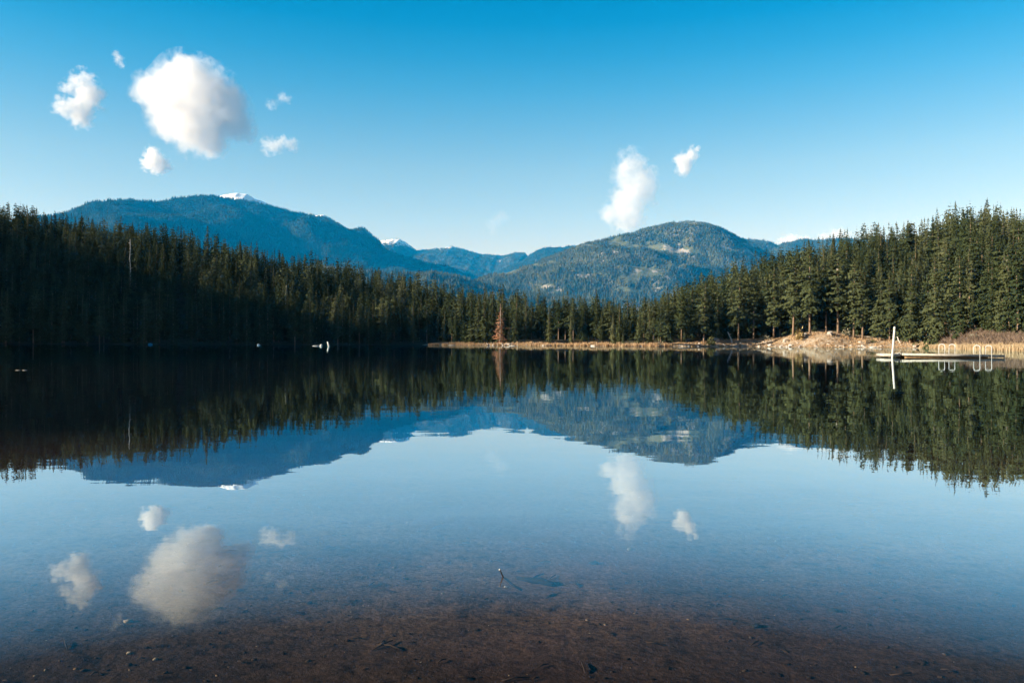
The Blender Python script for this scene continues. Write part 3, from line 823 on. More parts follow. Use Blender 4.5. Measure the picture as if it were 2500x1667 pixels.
pebble_mass("pebbles", "small dark pebbles and bits of bark over the lake bed", 8500, mat_peb("dark_pebbles", [(0, (0.010, 0.009, 0.008)), (0.7, (0.035, 0.028, 0.022)), (1, (0.06, 0.05, 0.04))]), 0.003, 0.017, 3.2, 16, 0.5, 5)
pebble_mass("pebbles", "scattered pale pebbles over the lake bed", 700, mat_peb("pale_pebbles", [(0, (0.12, 0.09, 0.06)), (0.8, (0.24, 0.19, 0.13)), (1, (0.40, 0.36, 0.28))]), 0.003, 0.012, 3.2, 12, 0.5, 6)


# ------------------------------------------------------------------ dead trees and trunks
def shore_point(px, s):
    """a point s metres inland from the water's edge seen at px"""
    Y = float(shore(px)); X = (px - CX) / F * Y; k = 0
    while gz1(X, Y)[1] < s and k < 400:
        Y += 0.25; X = (px - CX) / F * Y; k += 1
    return X, Y, gz1(X, Y)[0]
X, Y, Z = shore_point(1221, 5.5)
Hd = 101 * Y / F
V, Q, tr, rr = conifer(seed=501, H=30, R=4.6, base=0.07, levels=40, per=6, profile=0.8, rag=0.34, gap=0.10, droop=0.16, dens=0.8, trunk_r=0.42)
root = empty("dead_conifer", (X, Y, Z - 0.1)); root.scale = (Hd / 30,) * 3
cw = link("crown", mesh_np("dead_crown", V, Q, M_rust), root)
b = MB(); b.tube(tr, rr, 8); b.build("trunk", M_white_wood, root, True)
tag(root, "dead conifer with rusty orange needles and pale trunk on the grassy point", "dead tree")
def bare_trunk(name, label, p0, p1, r0, r1, mat, stubs=8, seed=0):
    r = random.Random(seed); b = MB(); p0 = Vector(p0); p1 = Vector(p1); d = p1 - p0
    side = Vector((-d.y, d.x, 0)) if abs(d.z) < d.length * 0.9 else Vector((1, 0, 0))
    pts = [p0 + d * k / 6 + Vector((r.uniform(-1, 1), r.uniform(-1, 1), 0)) * r0 * 0.5 * (0 < k < 6) for k in range(7)]
    b.tube(pts, [r0 + (r1 - r0) * k / 6 for k in range(7)], 8)
    o = b.build(name, mat, None, True)
    c = MB()
    for k in range(stubs):
        q = p0 + d * r.uniform(0.3, 0.97); a = r.uniform(0, 6.28); l = r.uniform(0.5, 1.6) * min(1, d.length / 8)
        c.tube([q, q + Vector((math.cos(a) * l, math.sin(a) * l, r.uniform(-0.1, 0.4) * l))], [r1 * 0.8 + 0.03, 0.02], 5)
    if stubs: 
        st = c.build("dead_branches", mat, o, True)
    tag(o, label, "dead trunk"); return o
X, Y, Z = shore_point(318, 70)
bare_trunk("dead_tree_snag", "bare bleached snag standing in the lit part of the left hillside", (X, Y, Z - 1), (X - 0.3, Y, Z + 26), 0.32, 0.12, M_deadwood, 14, 1)
for px, s_, h_, lab in ((2040, 42, 25, "tall grey snag among the firs above the earth bank"),
                      (2452, 70, 20, "grey snag among the firs high above the reeds"), (695, 46, 17, "thin grey snag on the left hill below the snow cap")):
    X, Y, Z = shore_point(px, s_); bare_trunk("dead_tree_snag", lab, (X, Y, Z - 1), (X + 0.6, Y, Z + h_), 0.30, 0.08, M_deadwood, 22, int(px))
X, Y, Z = shore_point(1790, 7)
k = Y / F
bare_trunk("dead_tree_snag", "pale dead trunk leaning to the left on the right shore", (X, Y, Z - 0.4), (X - 13 * k, Y + 0.5, Z + 28 * k), 0.30, 0.20, M_white_wood, 3, 2)
X, Y, Z = shore_point(2200, 8); k = Y / F
bare_trunk("dead_tree_snag", "short leaning pale trunk on the slope right of the white post", (X, Y, Z - 0.4), (X - 9 * k, Y + 0.5, Z + 17 * k), 0.28, 0.2, M_deadwood, 2, 3)

# ------------------------------------------------------------------ grasses, reeds, brush
def blades(name, label, pts, hs, mat, n_per, spread, width, seed, lean=0.25, category="grass"):
    r = np.random.default_rng(seed); P = np.repeat(np.asarray(pts), n_per, 0); H = np.repeat(np.asarray(hs), n_per)
    n = len(P); P = P + np.stack([r.normal(0, spread, n), r.normal(0, spread, n), np.zeros(n)], 1)
    a = r.uniform(0, 6.28, n); h = H * r.uniform(0.55, 1.15, n); w = width * r.uniform(0.6, 1.3, n)
    sd = np.stack([np.cos(a), np.sin(a), np.zeros(n)], 1) * w[:, None]
    ln = np.stack([r.normal(0, lean, n) * h, r.normal(0, lean, n) * h, h], 1)
    mid = P + ln * np.array([0.35, 0.35, 0.6]) 
    VV = np.stack([P - sd - (0, 0, 0.25), P + sd - (0, 0, 0.25), mid + sd * 0.8, P + ln, mid - sd * 0.8], 1).reshape(-1, 3)
    i = np.arange(n)[:, None] * 5
    o = link(name, mesh_np(name, VV, [i + np.array([[0, 1, 2, 4]]), i + np.array([[4, 2, 3]])], mat, False, {"tint": np.repeat(np.clip(np.repeat(r.random(len(pts)), n_per) * 0.6 + r.random(n) * 0.4, 0, 1), 5)}))
    tag(o, label, category, None, "stuff"); return o
def mat_tint(name, stops):
    t = NT(name); col = t.ramp(t.attr("tint"), stops)
    d = t.node("ShaderNodeBsdfDiffuse"); t.put(d.inputs[0], col); tr_ = t.node("ShaderNodeBsdfTranslucent"); t.put(tr_.inputs[0], col)
    mx = t.node("ShaderNodeMixShader"); mx.inputs[0].default_value = 0.25; t.l.new(d.outputs[0], mx.inputs[1]); t.l.new(tr_.outputs[0], mx.inputs[2]); t.l.new(mx.outputs[0], t.out.inputs[0]); return t.m
M_dry = mat_tint("dry_grass", [(0, (0.20, 0.11, 0.05)), (0.4, (0.36, 0.23, 0.12)), (0.8, (0.48, 0.34, 0.20)), (1, (0.56, 0.44, 0.30))])
M_reed = mat_tint("pale_reeds", [(0, (0.26, 0.17, 0.085)), (0.5, (0.42, 0.31, 0.18)), (1, (0.54, 0.43, 0.29))])
M_brush = mat_tint("brown_brush", [(0, (0.085, 0.062, 0.046)), (0.6, (0.18, 0.128, 0.092)), (1, (0.28, 0.21, 0.15))])
M_yellow = mat_tint("yellow_brush", [(0, (0.16, 0.11, 0.04)), (0.6, (0.32, 0.24, 0.10)), (1, (0.45, 0.36, 0.18))])
def strip(px0, px1, s0, s1, n, seed, dens=None):
    r = np.random.default_rng(seed); px = r.uniform(px0, px1, n); s = r.uniform(s0, s1, n); Y = shore(px) + s; X = (px - CX) / F * Y
    z, ss, p = ground_z(X, Y); keep = (ss > s0 - 2) & (ss < s1 + 2)
    if dens is not None: keep &= r.random(n) < dens(px, ss)
    return np.stack([X, Y, np.maximum(z, -0.15)], 1)[keep], px[keep], ss[keep]
P, px, ss = strip(1095, 1640, -1.0, 13, 5200, 21, lambda p, q: 0.12 + 0.88 * (perlin(p / 11.0, q / 6.0) > 0.0))
blades("dry_grass", "dry tan grass along the middle lake shore", P, np.clip(0.85 + 1.1 * perlin(px / 9.0, ss / 6.0) + 0.2 * (px > 1330), 0.3, 2), M_dry, 4, 0.35, 0.10, 1)
P, px, ss = strip(1640, 2290, -0.3, 16, 5200, 22, lambda p, q: 0.25 + 0.75 * (perlin(p / 18.0, q / 4.0) > 0.05))
blades("dry_grass", "tufts of dry grass on the right earth bank", P, 0.45 + 0.3 * perlin(px / 20.0, ss / 8.0), M_dry, 4, 0.35, 0.09, 2)
P, px, ss = strip(2245, 2640, -9, 9, 9000, 23)
P[:, 2] = np.maximum(P[:, 2], -0.1)
blades("reeds", "pale straw coloured reed bed at the right edge of the lake", P, np.clip(1.25 + 1.0 * perlin(px / 9.0, ss / 4.0), 0.6, 2.4), M_reed, 5, 0.25, 0.06, 3, 0.10, "reeds")
P, px, ss = strip(2275, 2640, 7, 40, 2600, 24, lambda p, q: 0.15 + 0.85 * (perlin(p / 16.0, q / 9.0) > -0.15))
blades("brushwood", "brown leafless brush behind the pale reeds", P, np.clip(1.7 + 2.2 * perlin(px / 10.0, ss / 6.0), 0.5, 4), M_brush, 12, 0.6, 0.10, 4, 0.45, "brushwood")

def shrub(label, px, s, h, mat, seed, rad=1.0):
    X, Y, Z = shore_point(px, s); r = np.random.default_rng(seed)
    n = 260; a = r.uniform(0, 6.28, n); e = np.arccos(r.uniform(0.0, 1, n)); q = r.random(n) ** 0.5
    D = np.stack([np.sin(e) * np.cos(a) * rad, np.sin(e) * np.sin(a) * rad, np.cos(e) * 1.1], 1) * (q * h * (0.75 + 0.35 * np.sin(3 * a + seed)))[:, None]
    c = D; d = D / (np.linalg.norm(D, axis=1, keepdims=True) + 1e-6) + r.normal(0, 0.4, (n, 3)); sd = np.cross(d, r.normal(size=(n, 3))); sd /= np.linalg.norm(sd, axis=1, keepdims=True)
    l = h * 0.16 * r.uniform(0.6, 1.4, n)[:, None]
    VV = np.stack([c - d * l * 0.5, c + sd * l * 0.4, c + d * l, c - sd * l * 0.4], 1).reshape(-1, 3)
    root = empty("shrub", (X, Y, Z))
    link("foliage", mesh_np("shrub_foliage", VV, np.arange(n * 4).reshape(-1, 4), mat, False, {"tint": np.repeat(r.random(n), 4)}), root)
    b = MB()
    for k in range(5):
        aa = r.uniform(0, 6.28); b.tube([(0, 0, -0.2), (math.cos(aa) * 0.2 * h, math.sin(aa) * 0.2 * h, 0.4 * h), (math.cos(aa) * 0.45 * h * rad, math.sin(aa) * 0.45 * h * rad, 0.8 * h)], [0.05, 0.035, 0.015], 5)
    b.build("stems", M_bark, root)
    tag(root, label, "shrub", "shrubs along the right shore")
M_green_sh = mat_tint("shrub_green", [(0, (0.05, 0.06, 0.025)), (1, (0.12, 0.12, 0.05))])
M_grey_sh = mat_tint("shrub_grey", [(0, (0.14, 0.13, 0.09)), (1, (0.30, 0.28, 0.20))])
shrub("tall yellowish shrub on the earth bank above the white boat", 1953, 9, 4.4, M_yellow, 1, 0.45)
shrub("grey green bush where the right shore begins, left end", 1604, 5, 1.9, M_grey_sh, 2, 1.4)
shrub("rust brown low bush left of the pale beach", 1628, 4, 1.3, M_brush, 3, 1.6)
shrub("olive bush right of the bright green conifer on the middle shore", 1545, 9, 1.4, M_grey_sh, 4, 1.5)
shrub("green bush dipping to the water at the end of the pale beach", 1737, 4, 3.6, M_green_sh, 5, 0.5)
shrub("grey green bush on the earth bank between two bare stems", 1868, 12, 2.2, M_grey_sh, 6, 1.2)
shrub("grey leafless bush high on the earth bank beside the longest bare stem", 2068, 15, 2.6, M_grey_sh, 7, 0.9)
shrub("dark green bush at the waterline under the overhanging conifer", 2262, 2, 1.8, M_green_sh, 8, 1.5)
shrub("brown bush at the left end of the reed bed", 2318, 16, 2.4, M_brush, 9, 1.6)
shrub("grey green bush among brown brush behind the reeds", 2376, 22, 2.6, M_grey_sh, 10, 0.9)
shrub("low dark bush on the slope left of the white post", 2128, 8, 1.5, M_green_sh, 11, 1.3)

# ------------------------------------------------------------------ boulders and islets
def rock_mesh(seed, rough=0.28, sub=2):
    import bmesh
    bm = bmesh.new(); bmesh.ops.create_icosphere(bm, subdivisions=sub, radius=1.0)
    r = np.random.default_rng(seed); o = r.uniform(0, 50, 3)
    for v in bm.verts:
        c = v.co; k = 1 + rough * float(perlin(c.x * 1.1 + o[0], c.y * 1.1 + c.z * 0.9 + o[1])) * 2 + 0.12 * float(perlin(c.x * 3 + o[2], c.z * 3 + c.y * 2))
        v.co = c * k
    me = bpy.data.meshes.new("rock"); bm.to_mesh(me); bm.free(); return me
M_rock = mat_simple("grey_rock", (0.20, 0.17, 0.14), (0.48, 0.42, 0.36), 2.5, 0.9, 0.1, 0.8)
M_pale = mat_simple("pale_rock", (0.30, 0.27, 0.23), (0.52, 0.48, 0.42), 2.5, 0.9, 0.1, 0.6)
rocks = [rock_mesh(900 + i) for i in range(5)]
def boulder(label, p, size, mat, group, flat=0.7, seed=0):
    me = rocks[seed % 5].copy(); me.materials.append(mat)
    o = link("boulder", me, None, p); o.scale = (size[0], size[1], size[2]); o.rotation_euler = (0, 0, seed * 1.3)
    tag(o, label, "boulder", group); return o
G1 = "boulders on the grassy point by the orange tree"
bl = [1181, 1190, 1198, 1205, 1214, 1226, 1234, 1241, 1249]
for i, px in enumerate(bl):
    X, Y, Z = shore_point(px, 0.6 + (i % 3) * 0.9); q = 0.55 + 0.35 * ((i * 37) % 10) / 10
    boulder("grey boulder at the water's edge under the orange dead tree, %s" % ("leftmost" if i == 0 else "rightmost" if i == len(bl) - 1 else ordinal(i + 1) + " from left"), (X, Y, max(Z, 0) + q * 0.25), (q * 1.25, q, q * 0.8), M_rock, G1, 0.7, i)
G2 = "boulders along the right shore"
for i, (px, s, q, m, lab) in enumerate([
    (1748, 10, 1.5, M_rock, "flat topped reddish slab on the shore behind the dipping green bush"),
    (1768, 3, 0.7, M_pale, "pale boulder at the foot of the leaning dead trunk"),
    (1880, 1.5, 0.9, M_pale, "pinkish boulder at the waterline well left of the white boat"),
    (1930, 2, 0.8, M_pale, "large pale boulder just left of the white boat"),
    (1962, 13, 1.2, M_rock, "grey boulder on the bank under the yellow shrub"),
    (2041, 1.2, 0.46, M_pale, "white boulder at the waterline, leftmost of three near the dark stakes"),
    (2049, 1.0, 0.37, M_pale, "white boulder at the waterline, middle of three near the dark stakes"),
    (2058, 1.2, 0.53, M_pale, "white boulder at the waterline, rightmost of three near the dark stakes"),
    (2098, 1.2, 0.50, M_pale, "squarish white block at the waterline, left of the single stake"),
    (2107, 1.2, 0.50, M_pale, "squarish white block at the waterline, right of the single stake"),
    (2026, 11, 1.1, M_rock, "grey boulder half way up the bare earth bank")]):
    X, Y, Z = shore_point(px, s); boulder(lab, (X, Y, Z + q * 0.3), (q * 1.2, q, q * 0.8), m, G2, 0.7, i + 3)
def shore_rocks(label, px0, px1, n, smax, seed):
    r = np.random.default_rng(seed); VS = []; FS = []; k = 0; base = [(np.array([v.co[:] for v in m.vertices]), np.array([p.vertices[:] for p in m.polygons])) for m in rocks]
    for i in range(n):
        px = r.uniform(px0, px1)
        if perlin(px / 23.0, 3.3) < -0.12: continue
        X, Y, Z = shore_point(px, r.uniform(-0.3, 3.0) ** 1.0 if r.random() < 0.75 else r.uniform(1, 9)); q = 0.12 + smax * r.random() ** 3
        V, T = base[i % 5]; a = r.uniform(0, 6.28); c, s_ = math.cos(a), math.sin(a); W = V * np.array([q * 1.3, q, q * 0.7])
        VS.append(np.stack([W[:, 0] * c - W[:, 1] * s_ + X, W[:, 0] * s_ + W[:, 1] * c + Y, W[:, 2] + max(Z, -0.1) + q * 0.2], 1)); FS.append(T + k); k += len(V)
    o = link("shore_rubble", mesh_np("shore_rubble", np.concatenate(VS), np.concatenate(FS), M_rock, True)); tag(o, label, "rubble", None, "stuff")
shore_rocks("small rocks strewn along the middle and right waterline", 1170, 1650, 170, 0.45, 41)
shore_rocks("small rocks strewn over the foot of the earth bank", 1650, 2240, 330, 0.55, 42)
for i, (px, s_, L_, ang, lab) in enumerate(((1338, 0.8, 5.0, 0.15, "grey driftwood log on the middle shore nearest the orange tree"), (1462, 0.6, 6.5, -0.1, "long driftwood log on the dry grass shore left of the bright green conifer"),
        (1662, 2.0, 7.0, 0.05, "pale driftwood log lying along the strip of beach"), (1822, 1.0, 4.5, 0.3, "driftwood log on the waterline below the leaning dead trunk"), (2142, 0.8, 5.5, -0.15, "driftwood log at the waterline just left of the white post"), (1925, 9, 6.0, 0.6, "fallen trunk lying across the earth bank"))):
    X, Y, Z = shore_point(px, s_); d_ = Vector((math.cos(ang), math.sin(ang), 0.03)) * L_ / 2; b = MB()
    b.tube([-d_, -d_ * 0.3 + Vector((0, 0, 0.05)), d_ * 0.4, d_], [0.26, 0.23, 0.19, 0.12], 8); b.tube([-d_ * 0.2, -d_ * 0.2 + Vector((0.2, 0.3, 0.7))], [0.06, 0.02], 5)
    o = b.build("driftwood_log", M_deadwood, None, True, (X, Y, max(Z, 0) + 0.18)); tag(o, lab, "log", "driftwood logs along the far shore")
def islet(label, px0, px1, y, seed):
    p = on_water((px0 + px1) / 2, y); w = (px1 - px0) / F * p.y / 2
    a = np.linspace(0, 2 * math.pi, 25)[:-1]; V = [(0, 0, 0.32)]; T = []
    for k, (rr_, zz) in enumerate(((0.55, 0.24), (0.85, 0.10), (1.0, -0.1), (1.15, -1.0))):
        for t in a: V.append((math.cos(t) * w * rr_ * (1 + 0.1 * math.sin(3 * t + seed)), math.sin(t) * 1.6 * rr_ * (1 + 0.1 * math.cos(2 * t)), zz))
    for k in range(24): T.append((0, 1 + k, 1 + (k + 1) % 24))
    Q = [(1 + r_ * 24 + k, 1 + (r_ + 1) * 24 + k, 1 + (r_ + 1) * 24 + (k + 1) % 24, 1 + r_ * 24 + (k + 1) % 24) for r_ in range(3) for k in range(24)]
    root = empty("grassy_islet", p)
    link("mound", mesh_np("islet_mound", V, [np.array(T), np.array(Q)], M_soil, True), root)
    r = np.random.default_rng(seed); n = 70
    g = blades("grass_tuft", None, np.stack([r.uniform(-0.95, 0.95, n) * w, r.uniform(-1.3, 1.3, n), np.full(n, 0.08)], 1), np.full(n, 0.75), M_dry, 5, 0.2, 0.10, seed + 9)
    g.parent = root
    for kk in ("label", "category"): 
        if kk in g: del g[kk]
    tag(root, label, "islet", "grassy islets off the point")
M_soil = mat_simple("islet_soil", (0.12, 0.08, 0.05), (0.25, 0.17, 0.10), 1.5)
islet("wider of two low grassy islets left of the grassy point", 1047, 1072, 842.8, 3)
islet("smaller grassy islet next to the grassy point", 1080, 1095, 842.6, 4)
p = on_water(1103, 842.9)
b = MB(); b.tube([(-1.5, 0, 0.02), (0, 0.1, 0.06), (1.5, 0, 0.03)], [0.08, 0.13, 0.10], 7); o = b.build("floating_log", M_deadwood, None, True, p); tag(o, "thin floating log between the small islet and the grassy point", "log", "logs floating on the lake")
p = on_water(1263, 843.9)
b = MB(); b.tube([(0, 0, -0.6), (0.02, 0, 0.5), (0.0, 0, 1.15)], [0.10, 0.09, 0.07], 7); o = b.build("stake", M_deadwood, None, True, p); tag(o, "pale stake in the water right of the orange dead tree", "stake", "stakes along the waterline")
b = MB(); b.tube([(-1.8, 0, 0.02), (0, 0.1, 0.08), (1.2, 0, 0.05)], [0.07, 0.12, 0.12], 7); o = b.build("floating_log", M_deadwood, None, True, on_water(1254, 844.2)); tag(o, "short floating log lying left of the pale stake", "log", "logs floating on the lake")

# ------------------------------------------------------------------ floating things in the shaded bay
p = on_water(803, 845.8); k = p.y / F
b = MB(); b.tube([(0, 0, -0.6), (0.02, 0, 0.0), (-1.3 * k, 0, 5 * k), (-3.2 * k, 0, 11.5 * k)], [2.2 * k, 2.4 * k, 2.2 * k, 1.7 * k], 10)
o = b.build("leaning_stump", M_white_wood, None, True, p); tag(o, "white bleached stump leaning out of the shaded water", "stump")
p = on_water(773, 844.8); k = p.y / F
b = MB(); b.tube([(-11 * k, 0, 0.01), (-4 * k, 0, 0.07), (9 * k, 0, 0.10)], [0.06, 0.15, 0.20], 8)
root = b.build("floating_log", M_white_wood, None, True, p); tag(root, "pale log with a flared root end floating beside the leaning stump", "log", "logs floating on the lake")
b = MB(); b.tube([(8 * k, 0, 0.10), (10 * k, 0, 0.14), (12.5 * k, 0, 0.20), (14 * k, 0, 0.18)], [0.22, 0.40, 0.46, 0.25], 10); b.build("root_end", M_white_wood, root, True)
M_blue = mat_simple("blue_paint", (0.02, 0.16, 0.26), (0.04, 0.26, 0.40), 4.0, 0.5, 0.4, 0.05)
M_pale_blue = mat_simple("pale_blue_paint", (0.30, 0.42, 0.50), (0.45, 0.58, 0.66), 4.0, 0.5, 0.4, 0.05)
p = on_water(367, 841.6); b = MB()
b.tube([(-0.75, 0, 0.12), (-0.55, 0, 0.18), (0, 0, 0.22), (0.55, 0, 0.18), (0.75, 0, 0.12)], [0.12, 0.30, 0.36, 0.30, 0.12], 10)
root = b.build("float", M_blue, None, True, p); tag(root, "small rounded blue float on the dark water near the left shore", "float")
b = MB(); b.tube([(-0.1, 0, 0.5), (0, 0, 0.72), (0.1, 0, 0.5)], 0.03, 6); b.build("handle", M_blue, root, True)
p = on_water(632, 842.9); b = MB()
b.tube([(-0.5, 0, 0.10), (-0.1, 0, 0.16), (0.5, 0, 0.02)], [0.22, 0.30, 0.04], 10)
root = b.build("buoy", M_pale_blue, None, True, p); tag(root, "tiny pale blue pointed buoy on the dark water left of the log", "buoy")
b = MB(); b.tube([(-0.2, 0, 0.4), (-0.2, 0, 0.55)], [0.06, 0.05], 6); b.build("cap", M_white_wood, root, True)
for i, (x0, x1) in enumerate(((37, 51), (54, 67))):
    p0 = on_water(x0, 904); p1 = on_water(x1, 904); b = MB(); c = (p0 + p1) / 2
    b.tube([p0 - c, Vector((0, 0.02, 0.015)), p1 - c], [0.004, 0.009, 0.006], 6)
    o = b.build("floating_stick", M_deadwood, None, True, c); tag(o, "thin pale stick on the black water at the left edge, %s of two" % ("left one" if i == 0 else "right one"), "stick", "sticks floating at the left edge")

# ------------------------------------------------------------------ swimming dock with ladders, white post
M_plank = mat_simple("weathered_planks", (0.28, 0.25, 0.20), (0.47, 0.43, 0.36), 3.0, 0.85, 0.1, 0.4)
M_beam = mat_simple("brown_beam", (0.14, 0.08, 0.035), (0.30, 0.18, 0.09), 3.0, 0.85, 0.1, 0.4)
M_rail = mat_simple("white_paint", (0.36, 0.37, 0.36), (0.47, 0.48, 0.47), 6.0, 0.45, 0.4, 0.05)
M_dark = mat_simple("dark_wood", (0.02, 0.018, 0.015), (0.06, 0.05, 0.04), 3.0)
DY = 89.0; DK = DY / F
def dockx(px): return (px - CX) / F * DY
dx0, dx1 = dockx(2205), dockx(2453); dcx = (dx0 + dx1) / 2; dl = dx1 - dx0
dock = empty("swimming_dock", (dcx, DY + 1.2, 0.0)); dock.rotation_euler = (0, math.radians(0.75), 0)
tag(dock, "low weathered wooden swimming dock floating beside the white post", "dock")
b = MB()
npl = 56
for i in range(npl):
    b.box((-dl / 2 + dl * (i + 0.5) / npl, 0, 0.385), (dl / npl - 0.012, 2.42, 0.045), bevel=0.006)
b.build("deck", M_plank, dock)
for sy in (-1, 1):
    b = MB(); b.box((0, sy * 1.225, 0.285), (dl, 0.05, 0.25), bevel=0.01); b.build("side_board", M_plank, dock)
for sx in (-1, 1):
    b = MB(); b.box((sx * (dl / 2 + 0.026), 0, 0.285), (0.05, 2.5, 0.24), bevel=0.01); b.build("end_board", M_plank, dock)
for sy in (-0.9, 0, 0.9):
    b = MB(); b.tube([(-dl / 2 + 0.3, sy, 0.02), (0, sy, 0.03), (dl / 2 - 1.8, sy, 0.02)], [0.19, 0.20, 0.19], 10); b.build("float_log", M_beam, dock, True)
b = MB(); b.box((-dl / 2 - 0.12, -0.6, 0.30), (0.20, 0.16, 0.20), bevel=0.02); b.box((-dl / 2 - 0.12, 0.6, 0.30), (0.20, 0.16, 0.20), bevel=0.02); b.build("hinge", M_dark, dock)
b = MB(); b.box((-dl / 2 - 0.22 - 0.85, 0.1, 0.17), (1.7, 2.2, 0.34), bevel=0.06); g = b.build("mooring_float", M_plank, dock)
def hoop(x, y0, y1, ztop, down0, down1, skew):
    b = MB(); r = (y1 - y0) / 2; pts = [(x - skew, y1, down1), (x - skew, y1, ztop - 0.22)]
    for k in range(1, 8):
        t = math.pi * k / 8; pts.append((x - skew * math.cos(t), (y0 + y1) / 2 + r * math.cos(t), ztop - 0.22 + 0.22 * math.sin(t)))
    pts += [(x + skew, y0, ztop - 0.22), (x + skew, y0, down0)]
    b.tube(pts, 0.036, 8); return b
def ladder(xa, xb, y0, y1, ztop, down0, down1):
    root = None
    for x in (xa, xb):
        o = hoop(x - dcx, y0, y1, ztop, down0, down1, 0.20).build("handrail", M_rail, dock, True)
    b = MB()
    for z in (-0.10, -0.40, -0.70):
        yy = y0 if down0 < down1 else y1; sk = 0.20 if down0 < down1 else -0.20
        b.tube([(xa - dcx + sk, yy, z), (xb - dcx + sk, yy, z)], 0.03, 6)
    b.build("ladder_rungs", M_rail, dock, True)
ladder(dockx(2327.5), dockx(2353), 0.95, 1.45, 1.52, 0.40, -0.9)
ladder(dockx(2385), dockx(2413.5), -1.45, -0.95, 1.44, -0.9, 0.40)
b = MB(); pt = Vector(((2184.2 - CX) / F * DY, DY, 0)); pb = Vector(((2178.5 - CX) / F * DY, DY, 0))
d = pt - pb; b.tube([(-d.x * 0.3, 0, -1.2), (0, 0, 0.0), (d.x * 0.5, 0, 1.72), (d.x * 0.985, 0, 3.38), (d.x, 0, 3.44)], [0.125, 0.12, 0.118, 0.115, 0.09], 14)
o = b.build("mooring_post", mat_simple("white_post_paint", (0.42, 0.39, 0.33), (0.58, 0.54, 0.47), 1.5, 0.7, 0.2, 0.1), None, True, pb); tag(o, "tall white round mooring post at the left end of the swimming dock", "post")
b = MB(); b.tube([(d.x * 0.9, 0, 3.10), (d.x * 0.915, 0, 3.16)], 0.123, 14); b.build("band", M_dark, o, True)

# ------------------------------------------------------------------ boats and stakes on the far right shore
def boat(label, px, y, length, beam, depth_, rz, tilt, lift, cargo):
    p = on_water(px, y); hull = MB(); n = 15; m = 7; V = []; 
    for i in range(n):
        t = i / (n - 1); w = beam / 2 * (math.sin(math.pi * (0.08 + 0.86 * t)) ** 0.6); sh = 0.10 * (2 * t - 1) ** 2
        for j in range(m):
            a = math.pi * j / (m - 1); V.append(((t - 0.5) * length, -w * math.cos(a), depth_ + sh - depth_ * 1.15 * math.sin(a) ** 0.7))
    ni = len(V)
    for i in range(n):
        for j in range(m):
            x_, y_, z_ = V[i * m + j]; V.append((x_ * 0.98, y_ * 0.94, z_ + (0.05 if 0 < j < m - 1 else 0.0)))
    Q = []
    for i in range(n - 1):
        for j in range(m - 1):
            a = i * m + j; Q.append((a, a + m, a + m + 1, a + 1)); Q.append((ni + a, ni + a + 1, ni + a + m + 1, ni + a + m))
        for j in (0, m - 1):
            a = i * m + j; Q.append((a, ni + a, ni + a + m, a + m))
    for i in (0, n - 1):
        for j in range(m - 1): 
            a = i * m + j; Q.append((a, a + 1, ni + a + 1, ni + a))
    root = empty("rowing_boat", p + Vector((0, 0.6, lift))); root.rotation_euler = (tilt, 0, rz)
    link("hull", mesh_np("boat_hull", V, np.array(Q), M_rail, True), root)
    for x in cargo:
        b = MB(); b.box((x * length, 0, depth_ * 0.72), (0.28, beam * 0.84, 0.05), bevel=0.01); b.build("seat", M_dark, root)
    tag(root, label, "rowing boat", "boats on the right shore")
boat("long white rowing boat lying at the foot of the earth bank", 1962, 846.2, 5.0, 1.3, 0.55, 0.05, 0.0, -0.02, (-0.22, 0.08, 0.24))
boat("short white boat tilted on the shore right of the long boat", 2001, 846.0, 2.4, 1.3, 0.5, 0.3, -0.35, 0.35, (0.1,))
for px, y, h, w, lab in ((1979.5, 846.3, 0.75, 0.5, "dark stump at the right end of the long white boat"), (2007.5, 846.3, 1.75, 0.16, "dark upright stake beside the short tilted boat"),
                     (2012.5, 846.2, 0.95, 0.42, "short dark stump right of the short tilted boat"), (2050.8, 846.3, 1.75, 0.16, "thin dark stake among the three white boulders"), (2059.5, 846.0, 1.6, 0.26, "thicker dark stake on the rightmost white boulder"),
                     (2101.5, 846.4, 1.75, 0.15, "dark stake between the two squarish white blocks"), (2116, 841.0, 1.0, 0.65, "dark broken stump on the slope above the squarish blocks")):
    p = on_water(px, y)
    if y < 845: 
        X, Y, Z = shore_point(px, 6); p = Vector((X, Y, Z))
    r = random.Random(int(px)); b = MB()
    b.tube([(0, 0, -0.5), (0, 0, 0.02), (w * 0.1 * r.uniform(-1, 1), 0, h * 0.6), (w * 0.2 * r.uniform(-1, 1), 0, h)], [w * 0.55, w * 0.5, w * 0.42, w * 0.34], 8)
    o = b.build("stump" if w > 0.3 else "stake", M_dark, None, True, p); tag(o, lab, "stump" if w > 0.3 else "stake", "stumps on the right shore" if w > 0.3 else "stakes along the waterline")
b = MB(); b.box((0, 0, 0.12), (9.0, 0.35, 0.22), bevel=0.05); o = b.build("floating_log", M_beam, None, False, on_water(2117, 846.6)); tag(o, "long dark squared timber along the waterline left of the white post", "log", "logs floating on the lake")

# bits of twig and bark lying on the lake bed
r_ = np.random.default_rng(77); b = MB()
for k in range(150):
    Y = 3.4 * (11 / 3.4) ** r_.random(); X = r_.uniform(-0.68, 0.68) * Y; z = float(bed_z(np.array([X]), np.array([Y]))[0]); a = r_.normal(0.2, 0.7); l = 0.02 + 0.07 * r_.random() ** 2; d_ = Vector((math.cos(a) * l, math.sin(a) * l, 0))
    c = Vector((X, Y, z + 0.008)); b.tube([c - d_, c + Vector((0, r_.normal(0, 0.15) * l, 0.006)), c + d_], [0.003, 0.005, 0.003], 5)
o = b.build("sunken_debris", mat_simple("sunken_bits", (0.015, 0.012, 0.010), (0.06, 0.045, 0.035), 6.0), None, True); tag(o, "bits of twig and bark scattered on the lake bed", "debris", None, "stuff")

